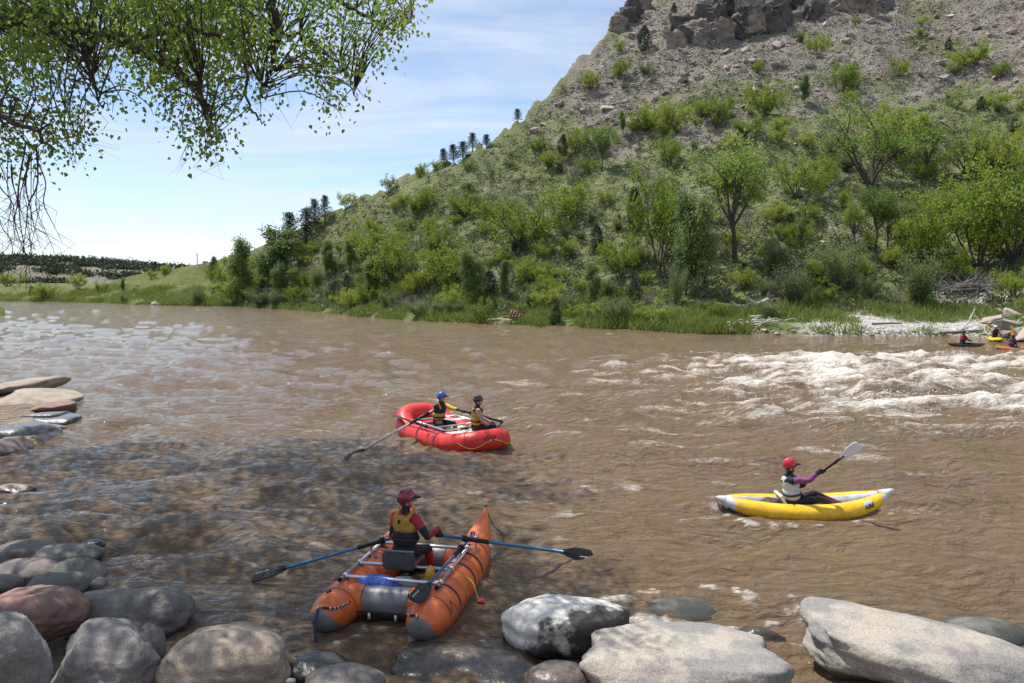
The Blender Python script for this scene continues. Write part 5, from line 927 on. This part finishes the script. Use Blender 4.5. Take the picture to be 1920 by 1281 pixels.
sx = CM @ Vector((-.06, -.20, .625))
person('rower in dark red drysuit and maroon helmet, back turned, in the orange cataraft', sx, R(-22), dict(torso=C_RED, pants=C_BLK, collar=C_BLK, shoulder=C_RED, sleeve=C_BLK, forearm=C_RED, cuff=C_RED, hand=C_BLK, knee=C_RED, shin=C_RED, boot=C_BLK, strap=C_OCH), [Vector((-1.32, 10.27, .96)) + Vector((-.58, .23, -.20)).normalized() * .07, Vector((-1.03, 10.36, .90)) + Vector((.53, .39, -.12)).normalized() * .07], [CM @ Vector((-.18, .36, .24)), CM @ Vector((.14, .36, .24))], R(4), R(-52), (C_OCH, C_BLK), H_MAR, .010, R(-8), ((-.58, .23, -.2), (.53, .39, -.12)))

# ------------------------------------------------------------------ red raft
def red_raft():
    loc = Vector((-1.62, 20.5, -.04)); rz = math.atan2(-.57, -.82); t = thing('red_raft', 'red oval rowing raft with white cooler in mid river', 'raft', loc, rz); M = Matrix.Translation(loc) @ Matrix.Rotation(rz, 4, 'Z')
    a = np.linspace(0, 2 * np.pi, 72, endpoint=False); L_, W_ = 1.80, .70; ex = .62; x = W_ * np.sign(np.cos(a)) * np.abs(np.cos(a)) ** ex; y = L_ * np.sign(np.sin(a)) * np.abs(np.sin(a)) ** ex
    z = .27 + np.where(y < 0, .34, .16) * np.clip((np.abs(y) - .8) / 1.0, 0, 1) ** 1.7; P = np.stack([x, y, z], -1); mb = MB(); mb.sweep(P, .265, 22, closed=True, up=(0, 0, 1)); tb = mb.build('tube', RED, t)
    zf = lambda yy: .27 + (.34 if yy < 0 else .16) * min(max((abs(yy) - .8) / 1.0, 0), 1) ** 1.7
    shape_mi(tb, lambda c, n: 1 if c.z < zf(c.y) - .235 else 0, [LGR])
    off = np.stack([x * 1.30, y * 1.13, z], -1)
    rp = []
    for i in range(0, 72):
        s = abs(math.sin(i * math.pi / 9)); rp.append(off[i] * np.array((1.02, 1.015, 1)) + np.array((0, 0, .07 - .16 * s)))
    mb = MB(); mb.sweep(rp, .011, 5, closed=True); mb.build('perimeter_rope', YRP, t)
    for i in range(4, 72, 8):
        tv = P[(i + 1) % 72] - P[i - 1]; tv /= np.linalg.norm(tv); sd = np.cross(tv, (0, 0, 1.)); sd /= np.linalg.norm(sd); uv = np.cross(sd, tv); aa = np.linspace(0, 2 * np.pi, 26, endpoint=False); mb = MB(); mb.sweep([P[i] + .266 * (math.cos(b) * sd + math.sin(b) * uv) for b in aa], .012, 4, closed=True, flat=(1, .25), up=tuple(tv)); mb.build('seam', RSEAM, tb)
    for i in range(0, 72, 9): mb = MB(); mb.ell(off[i] + np.array((0, 0, .06)), (.05, .05, .025), 8, 6); mb.build('rope_patch', BLK, tb)
    for i in (18, 17): mb = MB(); ringlet(mb, off[i] * np.array((1.02, 1.02, 1)) + np.array((0, 0, .12)), .05, .01, 10, tilt=np.array(Matrix.Rotation(R(90), 3, 'X'))); mb.build('bow_ring', BLK, tb)
    for i in (8, 24, 44): mb = MB(); mb.ell(off[i] * np.array((1.0, 1.0, 1)) + np.array((0, 0, -.12)), (.035, .05, .022), 8, 6); mb.build('valve', BLK, tb)
    mb = MB(); mb.box((0, -.05, .16), (1.15, 3.0, .06)); mb.build('floor', LGR, t, False)
    for yy in (-.95, ): mb = MB(); mb.sweep([(-.62, yy, .34), (.62, yy, .34)], .19, 16); mb.build('thwart', RED, t)
    RZ = .60
    for sx in (-1, 1):
        mb = MB(); mb.sweep([(sx * .66, -.85, RZ), (sx * .66, .85, RZ)], .028, 8); mb.build('frame_rail', ALU, t)
        for yy in (-.8, .78): mb = MB(); mb.sweep([(sx * .62, yy, RZ), (sx * .86, yy, .52), (sx * .99, yy, .33)], .02, 4, flat=(.2, 1)); mb.build('strap', STR, t)
    for yy in (-.8, -.25, .42, .84): mb = MB(); mb.sweep([(-.66, yy, RZ), (.66, yy, RZ)], .026, 8); mb.build('crossbar', ALU, t)
    for sx in (-1, 1):
        for yy in (-.25, .42): mb = MB(); mb.sweep([(sx * .30, yy, RZ), (sx * .28, yy, .2)], .022, 8); mb.build('frame_leg', ALU, t)
    for w in ((.76, -.30), (-.78, .20)): mb = MB(); mb.sweep([(w[0] * .87, w[1], RZ), (w[0], w[1], RZ + .02), (w[0], w[1], .68)], .016, 8); b = np.linspace(R(-200), R(20), 10); mb.sweep([(w[0], w[1] + .045 * math.cos(q), .73 + .045 * math.sin(q)) for q in b], .012, 6); mb.build('oarlock', ALU, t)
    st = MB(); st.box((.18, -.28, .46), (.42, .36, .06)); S = st.build('seat', BLK, t, False); st = MB(); st.sweep([(.18, -.28, .44), (.18, -.28, .2)], .04, 8); st.build('seat_post', ALU, S)
    return t, M
RT, RM = red_raft()
def cooler(label, M, c, size, name='cooler'):
    w, d, h = size; t = thing(name, label, 'cooler', M @ Vector(c), M.to_euler().z); bm = bmesh.new(); bmesh.ops.create_cube(bm, size=1); bmesh.ops.scale(bm, vec=(w, d, h * .78), verts=bm.verts); bmesh.ops.bevel(bm, geom=bm.edges, offset=.03, segments=3, affect='EDGES'); bmesh.ops.translate(bm, vec=(0, 0, h * .39), verts=bm.verts); me = bpy.data.meshes.new('box'); bm.to_mesh(me); bm.free(); link('box', me, t, WHP)
    bm = bmesh.new(); bmesh.ops.create_cube(bm, size=1); bmesh.ops.scale(bm, vec=(w * 1.02, d * 1.04, h * .22), verts=bm.verts); bmesh.ops.bevel(bm, geom=bm.edges, offset=.025, segments=3, affect='EDGES'); bmesh.ops.translate(bm, vec=(0, 0, h * .90), verts=bm.verts); me = bpy.data.meshes.new('lid'); bm.to_mesh(me); bm.free(); l = link('lid', me, t, WHP)
    for x in (-.25, .25): mb = MB(); mb.box((x * w, d * .53, h * .75), (.05, .02, .10)); mb.build('latch', BLK, l, False)
    for s in (-1, 1): mb = MB(); mb.sweep([(s * w * .515, -.08, h * .55), (s * (w * .515 + .02), 0, h * .5), (s * w * .515, .08, h * .55)], .012, 6); mb.build('handle', BLK, t)
cooler('long white cooler lying across the front of the red raft', RM, (0, .98, .12), (1.25, .42, .40)); cooler('small white box behind the frame legs of the red raft', RM, (-.25, .10, .20), (.36, .40, .26), 'storage_box')
lump('dry_bag', 'yellow bag on the floor of the red raft', RM @ Vector((-.42, .22, .33)), (.14, .2, .12), BAGY, 71, 'bag')
lk = RM @ Vector((.76, -.30, .73)); tp = Vector(at(649, 862, .10)); dv = (lk - tp).normalized(); h1 = lk + dv * 1.0
oar('black oar of the red raft reaching to the water at left', h1, lk, tp, GREYS, BLK, (-.2, -.9, .5), .66, .11, sleeve=.7, r=.028, mark=False)
lk2 = RM @ Vector((-.78, .20, .73)); tp2 = Vector(at(976, 800, .12)); dv2 = (lk2 - tp2).normalized(); h2 = lk2 + dv2 * .72
oar('black oar of the red raft dipping in the water on its far side', h2, lk2, tp2, BLK, BLK, (.3, -.5, .8), .55, .11, sleeve=.6, r=.028, mark=False)
oar('spare black oar strapped along the near tube of the red raft', RM @ Vector((.80, .72, .60)), RM @ Vector((.82, 0, .60)), RM @ Vector((.86, -1.50, .66)), BLK, BLK, (0, 0, 1), .55, .09, sleeve=.4, mark=False)
oar('short yellow-bladed paddle lying on the cooler of the red raft', RM @ Vector((-.1, .80, .57)), RM @ Vector((.2, .95, .60)), RM @ Vector((.66, 1.33, .69)), BLK, mat('yellow_blade', (.78, .45, .04), .45), (-.2, -.3, .9), .40, .10, sleeve=0, mark=False, name='paddle', group='paddles')
s1 = RM @ Vector((.20, -.26, .50)); person('rower in blue helmet and black and yellow jacket in the red raft', s1, R(-118), dict(torso=C_BLK, pants=C_BLK, collar=C_BLK, shoulder=C_YEL, sleeve=C_YEL, forearm=C_YEL, cuff=C_BLK, hand=C_BLK, knee=C_BLK, shin=C_BLK, boot=C_DGR, strap=C_OCH), [h2 - dv2 * .07, h1 - dv * .07], [RM @ Vector((-.06, .34, .24)), RM @ Vector((.28, .34, .24))], R(10), R(18), (C_BLK, C_OCH), H_BLU, .011, R(-10), (tuple(dv2), tuple(dv)), knee_out=.5)
s2 = RM @ Vector((-.20, .98, .51)); person('passenger in black helmet and ochre life vest sitting on the white cooler', s2, R(-78), dict(torso=C_KHA, pants=C_BLK, collar=C_BLK, shoulder=C_KHA, sleeve=C_KHA, forearm=SKIN, cuff=SKIN, hand=SKIN, knee=C_BLK, shin=C_BLK, boot=C_BLK, strap=C_BLK), [s2 + Vector((.36, .18, .17)), s2 + Vector((.36, -.10, .15))], [s2 + Vector((.42, .16, -.26)), s2 + Vector((.46, -.10, -.26))], R(3), R(-12), (C_OCH, C_OCH), H_BLK, .011, 0, visor=False)

# ------------------------------------------------------------------ yellow inflatable kayak
def duckie():
    loc = Vector((5.27, 14.1, -.03)); rz = R(-90); t = thing('inflatable_kayak', 'yellow inflatable kayak with grey tips at right', 'kayak', loc, rz); M = Matrix.Translation(loc) @ Matrix.Rotation(rz, 4, 'Z')
    ys = np.linspace(-1.46, 1.46, 41); u = np.abs(ys) / 1.46; xs = .335 * (1 - u ** 2.6) + .015; rr = .175 * (1 - .62 * u ** 4); zs = .175 + np.where(ys > 0, .27, .17) * u ** 2.4
    for sx in (-1, 1):
        mb = MB(); mb.sweep(np.stack([sx * xs, ys, zs], -1), rr, 20); o = mb.build('side_tube', YEL, t); shape_mi(o, lambda c, n: 1 if c.z < np.interp(c.y, ys, zs) - .155 or c.y > 1.36 or c.y < -1.30 or c.x * sx < np.interp(c.y, ys, xs) - .45 * np.interp(c.y, ys, rr) else 0, [LGR])
        mb = MB(); mb.sweep([(sx * .32, -.33 + dy, .175 + .178 * math.cos(b)) if 0 else (sx * (.335 + .179 * math.sin(b)), -.30, .175 + .179 * math.cos(b)) for b in np.linspace(R(-80), R(175), 16) for dy in (0,)], .02, 4, flat=(.15, 1)); mb.build('strap', STR if sx < 0 else BSTR, t)
    mb = MB(); mb.sweep([(0, -1.36, .30), (0, -1.46, .35), (0, -1.56, .385), (0, -1.60, .39)], (.15, .10, .05, .012), 16, flat=(.8, 1)); mb.build('stern_tip', LGR, t)
    mb = MB(); mb.sweep([(0, 1.36, .42), (0, 1.46, .47), (0, 1.56, .52), (0, 1.61, .535)], (.14, .095, .045, .012), 16, flat=(.8, 1)); mb.build('bow_tip', LGR, t)
    mb = MB(); q = np.linspace(-1.25, 1.25, 21); xw = .335 * (1 - (np.abs(q) / 1.46) ** 2.6) - .02; zz = .10 + np.where(q > 0, .22, .14) * (np.abs(q) / 1.46) ** 2.4
    V = np.concatenate([np.stack([-xw, q, zz], -1), np.stack([xw * 0, q, zz + .035], -1), np.stack([xw, q, zz], -1)]); i = np.arange(20); mb.add(V, np.concatenate([np.stack([i, i + 21, i + 22, i + 1], -1), np.stack([i + 21, i + 42, i + 43, i + 22], -1)])); mb.build('floor', LGR, t)
    for k, yy in enumerate((1.02, 1.10, 1.18)): mb = MB(); mb.sweep([(-.10 + .03 * k, yy, .335 + .03 * k), (0, yy + .03, .35 + .03 * k), (.10 - .03 * k, yy, .335 + .03 * k)], .010, 5); mb.build('lacing', BSTR, t)
    # seat: pale back rest leaning back
    bm = bmesh.new(); bmesh.ops.create_cube(bm, size=1); bmesh.ops.scale(bm, vec=(.42, .05, .34), verts=bm.verts); bmesh.ops.bevel(bm, geom=bm.edges, offset=.022, segments=3, affect='EDGES'); me = bpy.data.meshes.new('seat_back'); bm.to_mesh(me); bm.free(); S = link('seat_back', me, t, mat('cream_seat', (.56, .53, .44), .6, var=.12)); S.location = (0, -.40, .33); S.rotation_euler = (R(28), 0, 0)
    mb = MB(); mb.box((0, -.10, .175), (.42, .5, .06)); mb.build('seat_cushion', DGR, t, False)
    # maker's patch and lettering near the bow on the near tube
    yq = .98; c = Vector((np.interp(yq, ys, xs), yq, np.interp(yq, ys, zs))); c2 = Vector((np.interp(yq + .05, ys, xs), yq + .05, np.interp(yq + .05, ys, zs))); tv = (c2 - c).normalized(); r = float(np.interp(yq, ys, rr)); nr = Vector((.90, 0, .42)); nr = (nr - tv * nr.dot(tv)).normalized(); up = nr.cross(tv).normalized()
    def curved(u, v, d=0.0): th = v / r; return c + tv * u + (nr * math.cos(th) + up * math.sin(th)) * (r + d)
    mb = MB(); uu = np.linspace(-.10, .10, 7); vv = np.linspace(-.01, .085, 6); mb.add([curved(a_, b_, .004) for b_ in vv for a_ in uu], [(k * 7 + i_, k * 7 + i_ + 1, k * 7 + i_ + 8, k * 7 + i_ + 7) for k in range(5) for i_ in range(6)]); pt = mb.build('maker_patch', mat('patch_grey', (.45, .53, .55), .5), t)
    cu = bpy.data.curves.new('letters', 'FONT'); cu.body = 'AIRE'; cu.size = .10; cu.align_x = 'CENTER'; cu.shear = .2; cu.offset = .003; cu.resolution_u = 3; tmp = bpy.data.objects.new('tmp', cu); COL.objects.link(tmp); me = bpy.data.meshes.new_from_object(tmp.evaluated_get(bpy.context.evaluated_depsgraph_get())); bpy.data.objects.remove(tmp)
    for v_ in me.vertices: v_.co = curved(v_.co.x, v_.co.y - .055, .008)
    link('lettering', me, pt, BLK)
    p = [loc_of(t, w) for w in (M @ Vector((0, -1.6, .36)), at(1352, 952, .12), at(1345, 955, .02), at(1331, 950, .02))]; mb = MB(); mb.sweep(bez(p, 5), .010, 5); mb.build('stern_line', BLU, t)
    return t, M
DT, DM = duckie()
lump('dry_bag', 'black gear bag behind the seat of the yellow kayak', DM @ Vector((.02, -.60, .26)), (.20, .17, .12), BAGK, 81, 'bag'); lump('water_bottle', 'small blue bottle lying in the stern of the yellow kayak', DM @ Vector((.04, -.88, .27)), (.05, .08, .05), BAGB, 82, 'bottle')
hr = Vector((5.50, 13.86, .90)); pd = Vector((.50, -.55, .67)).normalized(); hl = hr - pd * .48
oar('double paddle with white blades raised by the yellow kayak paddler', hr - pd * 1.05, hr, hr + pd * .86, BLK, mat('white_blade', (.72, .73, .74), .4, var=.05), (-.35, -.8, -.3), .42, .10, sleeve=0, r=.020, mark=False, name='paddle', group='paddles')
mb = MB(); mb.sweep([pd * 1.32, pd * 1.37], (.028, .028), 10); dr = mb.build('drip_ring', BLK, [o for o in bpy.data.objects if o.name.startswith('paddle')][-1])
s3 = DM @ Vector((0, -.20, .21)); person('paddler in red helmet and purple drysuit sitting in the yellow kayak', s3, R(-90), dict(torso=C_BLK, pants=C_BLK, collar=C_BLK, shoulder=C_PUR, sleeve=C_PUR, forearm=C_PUR, cuff=C_BLK, hand=C_BLK, knee=C_BLK, shin=C_MAR, boot=C_DGR, strap=C_DGR), [hl, hr], [DM @ Vector((-.14, .60, .28)), DM @ Vector((.14, .62, .28))], R(-9), R(0), (C_GRY, C_GRY), H_RED, .010, 0, (tuple(pd), tuple(pd)))

# ------------------------------------------------------------------ three kayakers far off at the right bank
def kayak(name, label, loc, rz, L, m, W_=.31):
    t = thing(name, label, 'kayak', loc, rz, 'kayaks by the right bank'); ys = np.linspace(-1, 1, 25); u = np.abs(ys); w = W_ * (1 - u ** 2.4) + .01; zz = .10 + .14 * u ** 2.2; mb = MB(); mb.sweep(np.stack([ys * 0, ys * L / 2, zz], -1), w, 14, flat=(.52, 1), up=(0, 0, 1)); h = mb.build('hull', m, t)
    mb = MB(); a = np.linspace(0, 2 * np.pi, 20, endpoint=False); mb.sweep([(.22 * math.cos(b), .40 * math.sin(b) - .05, .255) for b in a], .02, 6, closed=True); mb.build('cockpit_rim', BLK, t); mb = MB(); mb.ell((0, -.05, .24), (.22, .40, .06), 14, 6); mb.build('spray_deck', BLK, t); return t
K1 = pvc('black_hull', (.018, .02, .024), .3); K2 = pvc('yellow_hull', (.78, .52, .02), .3); K3 = pvc('orange_hull', (.72, .17, .03), .3)
def dark(**k): return dict(dict(torso=C_BLK, pants=C_BLK, collar=C_BLK, shoulder=C_BLK, sleeve=C_BLK, forearm=C_BLK, cuff=C_BLK, hand=C_BLK, knee=C_BLK, shin=C_BLK, boot=C_BLK), **k)
a = at(1812, 651, 0); kayak('kayak', 'black kayak, leftmost of the three by the right bank', a, R(-95), 2.35, K1); s = a + Vector((-.25, 0, .16)); person('kayaker in black and red vest and black helmet in the black kayak', s, R(-80), dark(sleeve=C_BRO), [s + Vector((.45, .2, .25)), s + Vector((.45, -.18, .25))], None, R(4), R(-15), (C_BRO, C_BLK), H_BLK, .018, visor=False)
a = at(1866, 640, 0); kayak('kayak', 'yellow kayak pointing at the shore viewer by the right bank', a, R(168), 2.3, K2, .36); s = a + Vector((0, .05, .18)); sh = Vector((-.75, 0, .62)).normalized(); g = s + Vector((-.02, -.38, .42)); person('kayaker in white helmet and red sleeves in the yellow kayak at right', s, R(175), dark(shoulder=C_BRO, sleeve=C_BRO, forearm=C_BRO), [g - sh * .3, g + sh * .3], None, R(4), R(20), (C_BLK, C_BLK), H_WHT, .018, 0, (tuple(sh), tuple(sh)))
oar('paddle with orange blade raised over the far yellow kayak', g - sh * .95, g, g + sh * 1.0, BLK, mat('orange_blade', (.72, .17, .03), .4), (0, -1, .2), .45, .10, sleeve=0, r=.016, mark=False, name='paddle', group='paddles')
a = at(1900, 658, 0); kayak('kayak', 'orange kayak at the right frame edge', a, R(-82), 2.4, K3); s = a + Vector((-.12, 0, .16)); sh = Vector((-.10, .30, .95)).normalized(); g = s + Vector((.30, .12, .40)); person('kayaker in orange helmet and dark jacket in the orange kayak', s, R(-75), dark(shoulder=C_MAR), [g + sh * .25, g - sh * .22], None, R(6), R(-10), (C_MAR, C_DGR), H_ORG, .018, 0, (tuple(sh), tuple(sh)))
oar('paddle with yellow blade upright beside the orange helmet', g - sh * .9, g, g + sh * .95, BLK, bpy.data.materials['yellow_blade'], (.2, -1, .2), .45, .10, sleeve=0, r=.016, mark=False, name='paddle', group='paddles')
